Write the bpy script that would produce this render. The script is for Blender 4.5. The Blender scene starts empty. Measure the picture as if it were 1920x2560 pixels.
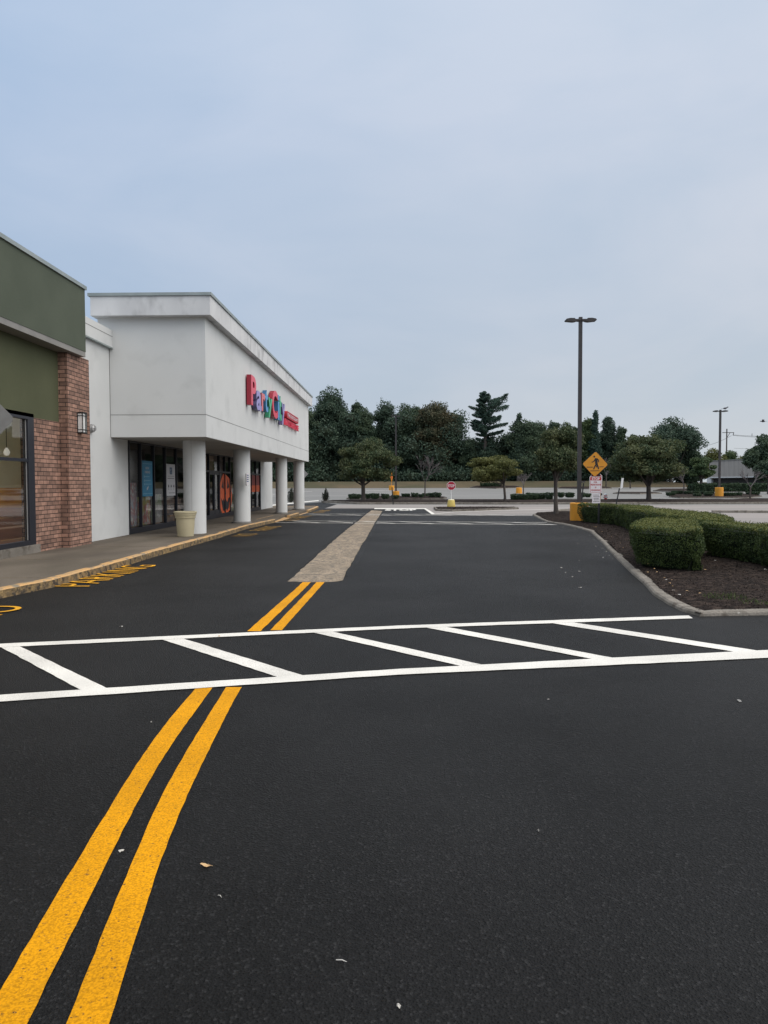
import bpy, bmesh, math, random
import numpy as np
from mathutils import Vector, Matrix, noise
from mathutils.geometry import delaunay_2d_cdt
R = math.radians
S = bpy.context.scene
COL = S.collection

# ---------------------------------------------------------------- camera
F = 1850.0                                   # focal length in photo pixels (1920 x 2560)
cam = bpy.data.cameras.new('camera'); camo = bpy.data.objects.new('camera', cam); COL.objects.link(camo)
cam.sensor_fit = 'VERTICAL'; cam.sensor_height = 36.0; cam.lens = F / 2560 * 36
cam.clip_start = 0.05; cam.clip_end = 3000
YAW = math.atan(35 / F); PITCH = math.atan(71 / F); ROLL = R(0.15)
RM = Matrix.Rotation(YAW, 3, 'Z') @ Matrix.Rotation(math.pi / 2 - PITCH, 3, 'X') @ Matrix.Rotation(-ROLL, 3, 'Z')
CP = Vector((0, 0, 1.7))
camo.matrix_world = Matrix.Translation(CP) @ RM.to_4x4()
S.camera = camo

# ---------------------------------------------------------------- overcast daylight
SUND = Vector((0.80, -0.42, 0.62)).normalized()
w = bpy.data.worlds.new('World'); S.world = w; w.use_nodes = True
nt = w.node_tree; nt.nodes.clear(); N = nt.nodes.new; L = nt.links.new
out = N('ShaderNodeOutputWorld')
sky = N('ShaderNodeTexSky'); sky.sky_type = 'NISHITA'; sky.sun_disc = False
sky.sun_elevation = math.asin(SUND.z); sky.sun_rotation = math.atan2(SUND.x, SUND.y)
sky.air_density = 1.0; sky.dust_density = 3.0
b1 = N('ShaderNodeBackground'); b1.inputs[1].default_value = 0.07; L(sky.outputs[0], b1.inputs[0])
tc = N('ShaderNodeTexCoord'); sp = N('ShaderNodeSeparateXYZ'); L(tc.outputs['Generated'], sp.inputs[0])
def ramp(inp, stops):
    r = N('ShaderNodeValToRGB'); cr = r.color_ramp
    while len(cr.elements) < len(stops): cr.elements.new(0.5)
    for e, (p, c) in zip(cr.elements, stops): e.position = p; e.color = (*c, 1)
    L(inp, r.inputs[0]); return r
elev = ramp(sp.outputs[2], [(0.0, (0.565, 0.625, 0.675)), (0.06, (0.545, 0.610, 0.685)), (0.20, (0.515, 0.60, 0.72)),
                            (0.42, (0.555, 0.645, 0.79)), (0.55, (0.57, 0.67, 0.82)), (0.75, (1.85, 1.80, 1.74)), (1.0, (2.2, 2.14, 2.07))])
mp = N('ShaderNodeMapping'); mp.inputs['Scale'].default_value = (1.3, 1.3, 3.4); mp.inputs['Location'].default_value = (3.1, 0.4, 1.2)
L(tc.outputs['Generated'], mp.inputs[0])
n1 = N('ShaderNodeTexNoise'); n1.inputs['Scale'].default_value = 2.3; n1.inputs['Detail'].default_value = 5; n1.inputs['Roughness'].default_value = 0.5
n1.inputs['Distortion'].default_value = 0.4
L(mp.outputs[0], n1.inputs['Vector'])
cl = ramp(n1.outputs[0], [(0.34, (0.93, 0.96, 0.98)), (0.66, (1.08, 1.05, 1.03))])
az = N('ShaderNodeMapRange'); az.inputs[1].default_value = -0.6; az.inputs[2].default_value = 0.6
L(sp.outputs[0], az.inputs[0])
azr = ramp(az.outputs[0], [(0.0, (0.80, 0.89, 0.99)), (0.5, (1.0, 1.0, 1.0)), (1.0, (1.15, 1.09, 1.03))])
def mul(a, b):
    m = N('ShaderNodeMix'); m.data_type = 'RGBA'; m.blend_type = 'MULTIPLY'; m.inputs[0].default_value = 1
    L(a, m.inputs[6]); L(b, m.inputs[7]); return m.outputs[2]
c = mul(mul(elev.outputs[0], cl.outputs[0]), azr.outputs[0])
b2 = N('ShaderNodeBackground'); b2.inputs[1].default_value = 1.0; L(c, b2.inputs[0])
mx = N('ShaderNodeMixShader'); mx.inputs[0].default_value = 0.93
L(b1.outputs[0], mx.inputs[1]); L(b2.outputs[0], mx.inputs[2]); L(mx.outputs[0], out.inputs[0])

sl = bpy.data.lights.new('sun', 'SUN'); sl.energy = 1.5; sl.angle = R(60); sl.color = (1.0, 0.975, 0.94)
so = bpy.data.objects.new('sun', sl); COL.objects.link(so)
so.rotation_euler = SUND.to_track_quat('Z', 'Y').to_euler(); so.location = (30, -20, 40)
S.view_settings.view_transform = 'Standard'; S.view_settings.look = 'None'
S.view_settings.exposure = 0.0; S.view_settings.gamma = 1.0

# ---------------------------------------------------------------- where the photographed things stand
def zt(x, y):                                # height of the terrain: level, then a gentle rise, then a grass bank
    if y < 50: return 0.0
    z = 0.0155 * (min(y, 115) - 50)
    if y > 115:
        f = 1.0 if x < 42 else max(0.0, 1 - (x - 42) / 8)
        z += f * min(1.0, (y - 115) / 6) * 1.02
        if y > 121: z += 0.002 * (y - 121)
    return z
def ray(px, py): return RM @ Vector(((px - 960) / F, (1280 - py) / F, -1))
def G(px, py, z=0.0):
    d = ray(px, py); t = (z - CP.z) / d.z; p = CP + d * t; return (p.x, p.y)
def T(px, py, off=0.0):                      # point where that sight line meets the terrain
    d = ray(px, py); d = d / d.y; lo, hi = 1.0, 600.0
    for _ in range(50):
        m = (lo + hi) / 2; p = CP + d * m
        if p.z > zt(p.x, p.y) + off: lo = m
        else: hi = m
    p = CP + d * lo; return (p.x, p.y)
def at(px, py, Y):
    d = ray(px, py); t = Y / d.y; p = CP + d * t; return (p.x, p.z)
def XP(px, py, X):                           # (y, z) on the plane x = X
    d = ray(px, py); t = X / d.x; p = CP + d * t; return (p.y, p.z)

# ---------------------------------------------------------------- mesh and naming helpers
class MB:
    def __init__(s): s.v = []; s.f = []; s.m = []
    def add(s, vs, fs, mi=0):
        o = len(s.v); s.v.extend([tuple(v) for v in vs]); s.f.extend([tuple(i + o for i in f) for f in fs]); s.m.extend([mi] * len(fs)); return s
    def box(s, x0, x1, y0, y1, z0, z1, mi=0):
        return s.add([(x0,y0,z0),(x1,y0,z0),(x1,y1,z0),(x0,y1,z0),(x0,y0,z1),(x1,y0,z1),(x1,y1,z1),(x0,y1,z1)],
                     [(3,2,1,0),(4,5,6,7),(0,1,5,4),(1,2,6,5),(2,3,7,6),(3,0,4,7)], mi)
    def bbox(s, x0, x1, y0, y1, z0, z1, b=0.01, mi=0):     # bevelled box
        bm = bmesh.new(); bmesh.ops.create_cube(bm, size=1)
        for v in bm.verts: v.co = Vector(((x0+x1)/2 + v.co.x*(x1-x0), (y0+y1)/2 + v.co.y*(y1-y0), (z0+z1)/2 + v.co.z*(z1-z0)))
        bmesh.ops.bevel(bm, geom=bm.edges[:], offset=b, segments=2, affect='EDGES', profile=0.6)
        return s.bm(bm, mi)
    def bm(s, bm, mi=0):
        bm.verts.ensure_lookup_table()
        s.add([v.co[:] for v in bm.verts], [[v.index for v in f.verts] for f in bm.faces], mi); bm.free(); return s
    def prism(s, poly, z0, z1, mi=0):
        n = len(poly)
        return s.add([(x,y,z0) for x,y in poly] + [(x,y,z1) for x,y in poly],
                     [tuple(range(n))[::-1], tuple(range(n, 2*n))] + [(i,(i+1)%n,n+(i+1)%n,n+i) for i in range(n)], mi)
    def plate(s, pts, o, u, vv, n, th, mi=0):               # polygon in the plane (u, vv) at o, thickness th along n
        o, u, vv, n = map(Vector, (o, u, vv, n)); k = len(pts)
        a = [o + u*p[0] + vv*p[1] for p in pts]; b = [q + n*th for q in a]
        return s.add(a + b, [tuple(range(k))[::-1], tuple(range(k, 2*k))] + [(i,(i+1)%k,k+(i+1)%k,k+i) for i in range(k)], mi)
    def tube(s, pts, rad, n=8, mi=0, cap=True):
        pts = [Vector(p) for p in pts]; k = len(pts)
        if not hasattr(rad, '__len__'): rad = [rad]*k
        vs = []; fs = []; prev = None
        for i, p in enumerate(pts):
            d = (pts[min(i+1,k-1)] - pts[max(i-1,0)]).normalized()
            a = d.orthogonal().normalized() if prev is None else (prev - d*prev.dot(d)).normalized()
            prev = a; b = d.cross(a)
            for j in range(n):
                t = 2*math.pi*j/n; vs.append(p + (a*math.cos(t) + b*math.sin(t))*rad[i])
        for i in range(k-1):
            for j in range(n): fs.append((i*n+j, i*n+(j+1)%n, (i+1)*n+(j+1)%n, (i+1)*n+j))
        if cap: fs.append(tuple(range(n))[::-1]); fs.append(tuple((k-1)*n+j for j in range(n)))
        return s.add(vs, fs, mi)
    def lathe(s, prof, c=(0,0,0), n=32, mi=0):              # profile (r, z)
        vs = []; fs = []; k = len(prof)
        for r, z in prof:
            for j in range(n):
                t = 2*math.pi*j/n; vs.append((c[0]+r*math.cos(t), c[1]+r*math.sin(t), c[2]+z))
        for i in range(k-1):
            for j in range(n): fs.append((i*n+j, i*n+(j+1)%n, (i+1)*n+(j+1)%n, (i+1)*n+j))
        fs.append(tuple(range(n))[::-1]); fs.append(tuple((k-1)*n+j for j in range(n)))
        return s.add(vs, fs, mi)
    def mesh(s, me, mat4, mi=0):
        return s.add([mat4 @ v.co for v in me.vertices], [tuple(p.vertices) for p in me.polygons], mi)
    def build(s, name, mats, parent=None, smooth=False, **tags):
        me = bpy.data.meshes.new(name)
        o = Vector((0,0,0))
        if parent is not None:
            q = parent
            while q is not None: o += q.location; q = q.parent
        me.from_pydata([(v[0]-o.x, v[1]-o.y, v[2]-o.z) for v in s.v], [], s.f)
        if not isinstance(mats, (list, tuple)): mats = [mats]
        for m in mats: me.materials.append(m)
        if len(mats) > 1: me.polygons.foreach_set('material_index', s.m)
        if smooth: me.shade_smooth() if smooth is True else me.shade_smooth()
        me.validate(); me.update()
        ob = bpy.data.objects.new(name, me); COL.objects.link(ob)
        if parent is not None: ob.parent = parent
        tag(ob, **tags)
        if smooth == 'auto':
            try:
                for p in me.polygons: p.use_smooth = True
                bm = bmesh.new(); bm.from_mesh(me)
                for e in bm.edges:
                    if len(e.link_faces) == 2 and e.calc_face_angle(0) > R(35): e.smooth = False
                bm.to_mesh(me); bm.free()
            except Exception: pass
        return ob
def tag(o, label=None, cat=None, group=None, kind=None):
    if label: o['label'] = label
    if cat: o['category'] = cat
    if group: o['group'] = group
    if kind: o['kind'] = kind
    return o
def thing(name, loc, label, cat, group=None, kind=None):
    o = bpy.data.objects.new(name, None); COL.objects.link(o); o.location = loc; o.empty_display_size = 0.3
    return tag(o, label, cat, group, kind)
def leafmesh(P, Nrm, size, rng, aspect=0.6, tilt=0.7):
    n = len(P); P = np.asarray(P, float); Nrm = np.asarray(Nrm, float)
    nn = Nrm + rng.normal(0, tilt, (n, 3)); nn /= np.linalg.norm(nn, axis=1)[:, None] + 1e-9
    a = np.cross(nn, rng.normal(0, 1, (n, 3))); a /= np.linalg.norm(a, axis=1)[:, None] + 1e-9
    b = np.cross(nn, a); s = size * rng.uniform(0.6, 1.3, (n, 1))
    V = np.stack([P - a*s*.5, P - b*s*.5*aspect, P + a*s*.5, P + b*s*.5*aspect], 1).reshape(-1, 3)
    return V
def build_leaves(name, V, mat, parent=None, core=None, **tags):
    n = len(V)//4
    o = np.array(parent.location if parent is not None else (0,0,0), float)
    nv = 0; cf = []
    if core: nv = len(core.v); V = np.vstack([np.array(core.v, float), V]); cf = core.f
    V = V - o
    me = bpy.data.meshes.new(name)
    quads = [(nv+4*i, nv+4*i+1, nv+4*i+2, nv+4*i+3) for i in range(n)]
    me.from_pydata(V.tolist(), [], list(cf) + quads)
    for m in (mat if isinstance(mat, (list, tuple)) else [mat]): me.materials.append(m)
    if core and len(me.materials) > 1:
        mi = np.zeros(len(cf)+n, int); mi[:len(cf)] = 1; me.polygons.foreach_set('material_index', mi)
    me.update()
    ob = bpy.data.objects.new(name, me); COL.objects.link(ob)
    if parent is not None: ob.parent = parent
    return tag(ob, **tags)

_tc = {}
def textmesh(s, w, h, ext=0.0, bold=0.02, space=1.0, sx=None):
    """mesh of a word scaled into the box 0..w, 0..h, thickness 0..ext"""
    cu = bpy.data.curves.new('t', 'FONT'); cu.body = s; cu.offset = bold; cu.extrude = 0.5 if ext else 0.0
    cu.space_character = space; cu.resolution_u = 4
    ob = bpy.data.objects.new('t', cu); COL.objects.link(ob)
    bpy.context.view_layer.update()
    me = bpy.data.meshes.new_from_object(ob.evaluated_get(bpy.context.evaluated_depsgraph_get()))
    bpy.data.objects.remove(ob)
    co = np.array([v.co[:] for v in me.vertices]); a = co.min(0); b = co.max(0)
    for v in me.vertices:
        v.co = ((v.co.x-a[0])/(b[0]-a[0])*w, (v.co.y-a[1])/(b[1]-a[1])*h, (v.co.z-a[2])/(b[2]-a[2])*ext if ext else 0)
    return me
def frame(o, u, v, n):
    m = Matrix((Vector(u).to_4d(), Vector(v).to_4d(), Vector(n).to_4d(), Vector((*o, 1)))).transposed()
    for i in range(3): m[3][i] = 0
    return m

# ---------------------------------------------------------------- materials
def mat(name, c1, c2=None, scale=3.0, rough=0.8, bump=0.0, bscale=40.0, metal=0.0, spec=0.4, detail=6, fine=None, fscale=200.0,
        island=False, lo=0.35, hi=0.65, bdist=0.01, stain=None, sscale=0.6, slo=0.5, shi=0.7, stretch=None, emit=None):
    m = bpy.data.materials.new(name); m.use_nodes = True
    t = m.node_tree; t.nodes.clear(); N = t.nodes.new; L = t.links.new
    o = N('ShaderNodeOutputMaterial'); p = N('ShaderNodeBsdfPrincipled'); L(p.outputs[0], o.inputs[0])
    p.inputs['Roughness'].default_value = rough; p.inputs['Metallic'].default_value = metal
    p.inputs['Specular IOR Level'].default_value = spec
    tc = N('ShaderNodeTexCoord'); vec = tc.outputs['Object']
    if stretch:
        mp = N('ShaderNodeMapping'); mp.inputs['Scale'].default_value = stretch; L(vec, mp.inputs[0]); vecs = mp.outputs[0]
    else: vecs = vec
    def noise_(sc, d=6, v=None):
        n = N('ShaderNodeTexNoise'); n.inputs['Scale'].default_value = sc; n.inputs['Detail'].default_value = d; L(v or vec, n.inputs['Vector']); return n.outputs[0]
    def mixc(f, a, b, blend='MIX'):
        x = N('ShaderNodeMix'); x.data_type = 'RGBA'; x.blend_type = blend
        if isinstance(f, float): x.inputs[0].default_value = f
        else: L(f, x.inputs[0])
        for i, q in ((6, a), (7, b)):
            if isinstance(q, tuple): x.inputs[i].default_value = (*q, 1)
            else: L(q, x.inputs[i])
        return x.outputs[2]
    def mr(v, a, b, c=0.0, d=1.0):
        x = N('ShaderNodeMapRange'); x.inputs[1].default_value = a; x.inputs[2].default_value = b; x.inputs[3].default_value = c; x.inputs[4].default_value = d
        L(v, x.inputs[0]); return x.outputs[0]
    col = c1
    if c2:
        if island:
            g = N('ShaderNodeNewGeometry'); col = mixc(g.outputs['Random Per Island'], c1, c2)
            col = mixc(1.0, col, mixc(mr(noise_(scale, 3), lo, hi), (0.7, 0.72, 0.75), (1.25, 1.2, 1.1)), 'MULTIPLY')
        else: col = mixc(mr(noise_(scale, detail, vecs), lo, hi), c1, c2)
    if fine:
        col = mixc(mr(noise_(fscale, 3), 0.35, 0.65), col, mixc(1.0, col, (fine, fine, fine), 'MULTIPLY'))
    if stain:
        col = mixc(mr(noise_(sscale, 8, vecs), slo, shi), col, stain)
    if isinstance(col, tuple): p.inputs['Base Color'].default_value = (*col, 1)
    else: L(col, p.inputs['Base Color'])
    if bump:
        b = N('ShaderNodeBump'); b.inputs['Strength'].default_value = bump; b.inputs['Distance'].default_value = bdist
        L(noise_(bscale, 8), b.inputs['Height']); L(b.outputs[0], p.inputs['Normal'])
    if emit:
        p.inputs['Emission Color'].default_value = (*emit[:3], 1); p.inputs['Emission Strength'].default_value = emit[3]
    return m
def leafmat(name, c1, c2, scale=0.5, trans=0.25):
    m = bpy.data.materials.new(name); m.use_nodes = True
    t = m.node_tree; t.nodes.clear(); N = t.nodes.new; L = t.links.new
    o = N('ShaderNodeOutputMaterial'); p = N('ShaderNodeBsdfPrincipled'); p.inputs['Roughness'].default_value = 0.6
    p.inputs['Specular IOR Level'].default_value = 0.25
    tr = N('ShaderNodeBsdfTranslucent'); ms = N('ShaderNodeMixShader'); ms.inputs[0].default_value = trans
    g = N('ShaderNodeNewGeometry'); tc = N('ShaderNodeTexCoord')
    n = N('ShaderNodeTexNoise'); n.inputs['Scale'].default_value = scale; n.inputs['Detail'].default_value = 3; L(tc.outputs['Object'], n.inputs['Vector'])
    a = N('ShaderNodeMath'); a.operation = 'MULTIPLY_ADD'; L(g.outputs['Random Per Island'], a.inputs[0]); a.inputs[1].default_value = 0.55
    mr = N('ShaderNodeMapRange'); mr.inputs[1].default_value = 0.3; mr.inputs[2].default_value = 0.7; mr.inputs[3].default_value = -0.25; mr.inputs[4].default_value = 0.65
    L(n.outputs[0], mr.inputs[0]); L(mr.outputs[0], a.inputs[2])
    x = N('ShaderNodeMix'); x.data_type = 'RGBA'; x.clamp_factor = True; L(a.outputs[0], x.inputs[0])
    x.inputs[6].default_value = (*c1, 1); x.inputs[7].default_value = (*c2, 1)
    L(x.outputs[2], p.inputs['Base Color']); L(x.outputs[2], tr.inputs[0])
    L(p.outputs[0], ms.inputs[1]); L(tr.outputs[0], ms.inputs[2]); L(ms.outputs[0], o.inputs[0])
    return m
def glassmat(name, tint=(0.75, 0.78, 0.78), base=0.05):
    m = bpy.data.materials.new(name); m.use_nodes = True
    t = m.node_tree; t.nodes.clear(); N = t.nodes.new; L = t.links.new
    o = N('ShaderNodeOutputMaterial'); g = N('ShaderNodeBsdfGlossy'); g.inputs['Roughness'].default_value = 0.02; g.inputs[0].default_value = (.9, .9, .9, 1)
    tr = N('ShaderNodeBsdfTransparent'); tr.inputs[0].default_value = (*tint, 1)
    ge = N('ShaderNodeNewGeometry'); dt = N('ShaderNodeVectorMath'); dt.operation = 'DOT_PRODUCT'; L(ge.outputs['Normal'], dt.inputs[0]); L(ge.outputs['Incoming'], dt.inputs[1])
    ab = N('ShaderNodeMath'); ab.operation = 'ABSOLUTE'; L(dt.outputs['Value'], ab.inputs[0])
    om = N('ShaderNodeMath'); om.operation = 'SUBTRACT'; om.inputs[0].default_value = 1; L(ab.outputs[0], om.inputs[1])
    pw_ = N('ShaderNodeMath'); pw_.operation = 'POWER'; L(om.outputs[0], pw_.inputs[0]); pw_.inputs[1].default_value = 5
    ad = N('ShaderNodeMath'); ad.operation = 'MULTIPLY_ADD'; L(pw_.outputs[0], ad.inputs[0]); ad.inputs[1].default_value = 0.95; ad.inputs[2].default_value = 0.06 + base
    ms = N('ShaderNodeMixShader'); L(ad.outputs[0], ms.inputs[0]); L(tr.outputs[0], ms.inputs[1]); L(g.outputs[0], ms.inputs[2]); L(ms.outputs[0], o.inputs[0])
    return m
def brickmat(name):
    m = mat(name, (0.3, 0.1, 0.07)); t = m.node_tree; N = t.nodes.new; L = t.links.new
    p = [n for n in t.nodes if n.type == 'BSDF_PRINCIPLED'][0]
    tc = N('ShaderNodeTexCoord'); sp = N('ShaderNodeSeparateXYZ'); L(tc.outputs['Object'], sp.inputs[0])
    ad = N('ShaderNodeMath'); L(sp.outputs[0], ad.inputs[0]); L(sp.outputs[1], ad.inputs[1])
    cb = N('ShaderNodeCombineXYZ'); L(ad.outputs[0], cb.inputs[0]); L(sp.outputs[2], cb.inputs[1])
    b = N('ShaderNodeTexBrick'); b.offset = 0.5; b.inputs['Scale'].default_value = 1.0
    b.inputs['Brick Width'].default_value = 0.29; b.inputs['Row Height'].default_value = 0.100; b.inputs['Mortar Size'].default_value = 0.009
    b.inputs['Color1'].default_value = (0.35, 0.185, 0.125, 1); b.inputs['Color2'].default_value = (0.165, 0.090, 0.064, 1); b.inputs['Mortar'].default_value = (0.035, 0.022, 0.02, 1)
    b.inputs['Bias'].default_value = -0.1; b.inputs['Mortar Smooth'].default_value = 0.3
    L(cb.outputs[0], b.inputs['Vector'])
    n = N('ShaderNodeTexNoise'); n.inputs['Scale'].default_value = 7; n.inputs['Detail'].default_value = 6; L(tc.outputs['Object'], n.inputs['Vector'])
    x = N('ShaderNodeMix'); x.data_type = 'RGBA'; x.blend_type = 'OVERLAY'; x.inputs[0].default_value = 0.7
    L(b.outputs[0], x.inputs[6]); L(n.outputs[0], x.inputs[7]); L(x.outputs[2], p.inputs['Base Color'])
    h = N('ShaderNodeHueSaturation'); h.inputs['Saturation'].default_value = 0.9; L(x.outputs[2], h.inputs['Color']); L(h.outputs[0], p.inputs['Base Color'])
    bu = N('ShaderNodeBump'); bu.inputs['Strength'].default_value = 0.8; bu.inputs['Distance'].default_value = 0.01; bu.invert = True
    L(b.outputs['Fac'], bu.inputs['Height']); L(bu.outputs[0], p.inputs['Normal'])
    return m
def asphaltmat(name, c1, c2, speck=0.12):
    m = mat(name, c1, c2, scale=0.45, rough=0.60, lo=0.3, hi=0.7, spec=0.24)
    t = m.node_tree; N = t.nodes.new; L = t.links.new
    p = [n for n in t.nodes if n.type == 'BSDF_PRINCIPLED'][0]; src = p.inputs['Base Color'].links[0].from_socket
    tc = N('ShaderNodeTexCoord')
    v = N('ShaderNodeTexVoronoi'); v.inputs['Scale'].default_value = 95; L(tc.outputs['Object'], v.inputs['Vector'])
    n = N('ShaderNodeTexNoise'); n.inputs['Scale'].default_value = 60; n.inputs['Detail'].default_value = 8; n.inputs['Roughness'].default_value = 0.7; L(tc.outputs['Object'], n.inputs['Vector'])
    sep = N('ShaderNodeSeparateColor'); L(v.outputs['Color'], sep.inputs[0])
    g = N('ShaderNodeMapRange'); g.inputs[1].default_value = 0.80; g.inputs[2].default_value = 1.0; g.inputs[3].default_value = 0.0; g.inputs[4].default_value = 0.8; L(sep.outputs[0], g.inputs[0])
    x = N('ShaderNodeMix'); x.data_type = 'RGBA'; L(g.outputs[0], x.inputs[0]); L(src, x.inputs[6]); x.inputs[7].default_value = (speck, speck, speck*1.03, 1)
    d = N('ShaderNodeMapRange'); d.inputs[1].default_value = 0.35; d.inputs[2].default_value = 0.65; d.inputs[3].default_value = 0.35; d.inputs[4].default_value = 1.6; L(n.outputs[0], d.inputs[0])
    y = N('ShaderNodeMix'); y.data_type = 'RGBA'; y.blend_type = 'MULTIPLY'; y.inputs[0].default_value = 1; L(x.outputs[2], y.inputs[6]); L(d.outputs[0], y.inputs[7])
    L(y.outputs[2], p.inputs['Base Color'])
    q = N('ShaderNodeTexNoise'); q.inputs['Scale'].default_value = 0.38; q.inputs['Detail'].default_value = 6; q.inputs['Roughness'].default_value = 0.6; L(tc.outputs['Object'], q.inputs['Vector'])
    qr = N('ShaderNodeMapRange'); qr.inputs[1].default_value = 0.33; qr.inputs[2].default_value = 0.67; qr.inputs[3].default_value = 0.14; qr.inputs[4].default_value = 0.235; L(q.outputs[0], qr.inputs[0]); L(qr.outputs[0], p.inputs['Specular IOR Level'])
    bu = N('ShaderNodeBump'); bu.inputs['Strength'].default_value = 1.0; bu.inputs['Distance'].default_value = 0.011
    ad = N('ShaderNodeMath'); L(v.outputs['Distance'], ad.inputs[0]); L(n.outputs[0], ad.inputs[1]); L(ad.outputs[0], bu.inputs['Height']); L(bu.outputs[0], p.inputs['Normal'])
    return m
def paintmat(name, c, under=(0.03, 0.03, 0.032), wear=0.30, dirt=(0.55, 0.55, 0.55)):
    """road paint over a coarse surface: pits show the asphalt"""
    m = mat(name, c, tuple(a*0.82 for a in c), scale=1.5, rough=0.8, spec=0.15)
    t = m.node_tree; N = t.nodes.new; L = t.links.new
    p = [n for n in t.nodes if n.type == 'BSDF_PRINCIPLED'][0]; src = p.inputs['Base Color'].links[0].from_socket
    tc = N('ShaderNodeTexCoord')
    n = N('ShaderNodeTexNoise'); n.inputs['Scale'].default_value = 55; n.inputs['Detail'].default_value = 5; n.inputs['Roughness'].default_value = 0.7; L(tc.outputs['Object'], n.inputs['Vector'])
    g = N('ShaderNodeMapRange'); g.inputs[1].default_value = wear; g.inputs[2].default_value = wear+0.10; g.inputs[3].default_value = 1; g.inputs[4].default_value = 0; L(n.outputs[0], g.inputs[0])
    x = N('ShaderNodeMix'); x.data_type = 'RGBA'; L(g.outputs[0], x.inputs[0]); L(src, x.inputs[6]); x.inputs[7].default_value = (*under, 1)
    n2 = N('ShaderNodeTexNoise'); n2.inputs['Scale'].default_value = 120; n2.inputs['Detail'].default_value = 3; L(tc.outputs['Object'], n2.inputs['Vector'])
    d = N('ShaderNodeMapRange'); d.inputs[1].default_value = 0.35; d.inputs[2].default_value = 0.6; d.inputs[3].default_value = 0.62; d.inputs[4].default_value = 1.0; L(n2.outputs[0], d.inputs[0])
    y = N('ShaderNodeMix'); y.data_type = 'RGBA'; y.blend_type = 'MULTIPLY'; y.inputs[0].default_value = 1; L(x.outputs[2], y.inputs[6]); L(d.outputs[0], y.inputs[7])
    L(y.outputs[2], p.inputs['Base Color'])
    bu = N('ShaderNodeBump'); bu.inputs['Strength'].default_value = 0.5; bu.inputs['Distance'].default_value = 0.006
    L(n.outputs[0], bu.inputs['Height']); L(bu.outputs[0], p.inputs['Normal'])
    return m

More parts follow.
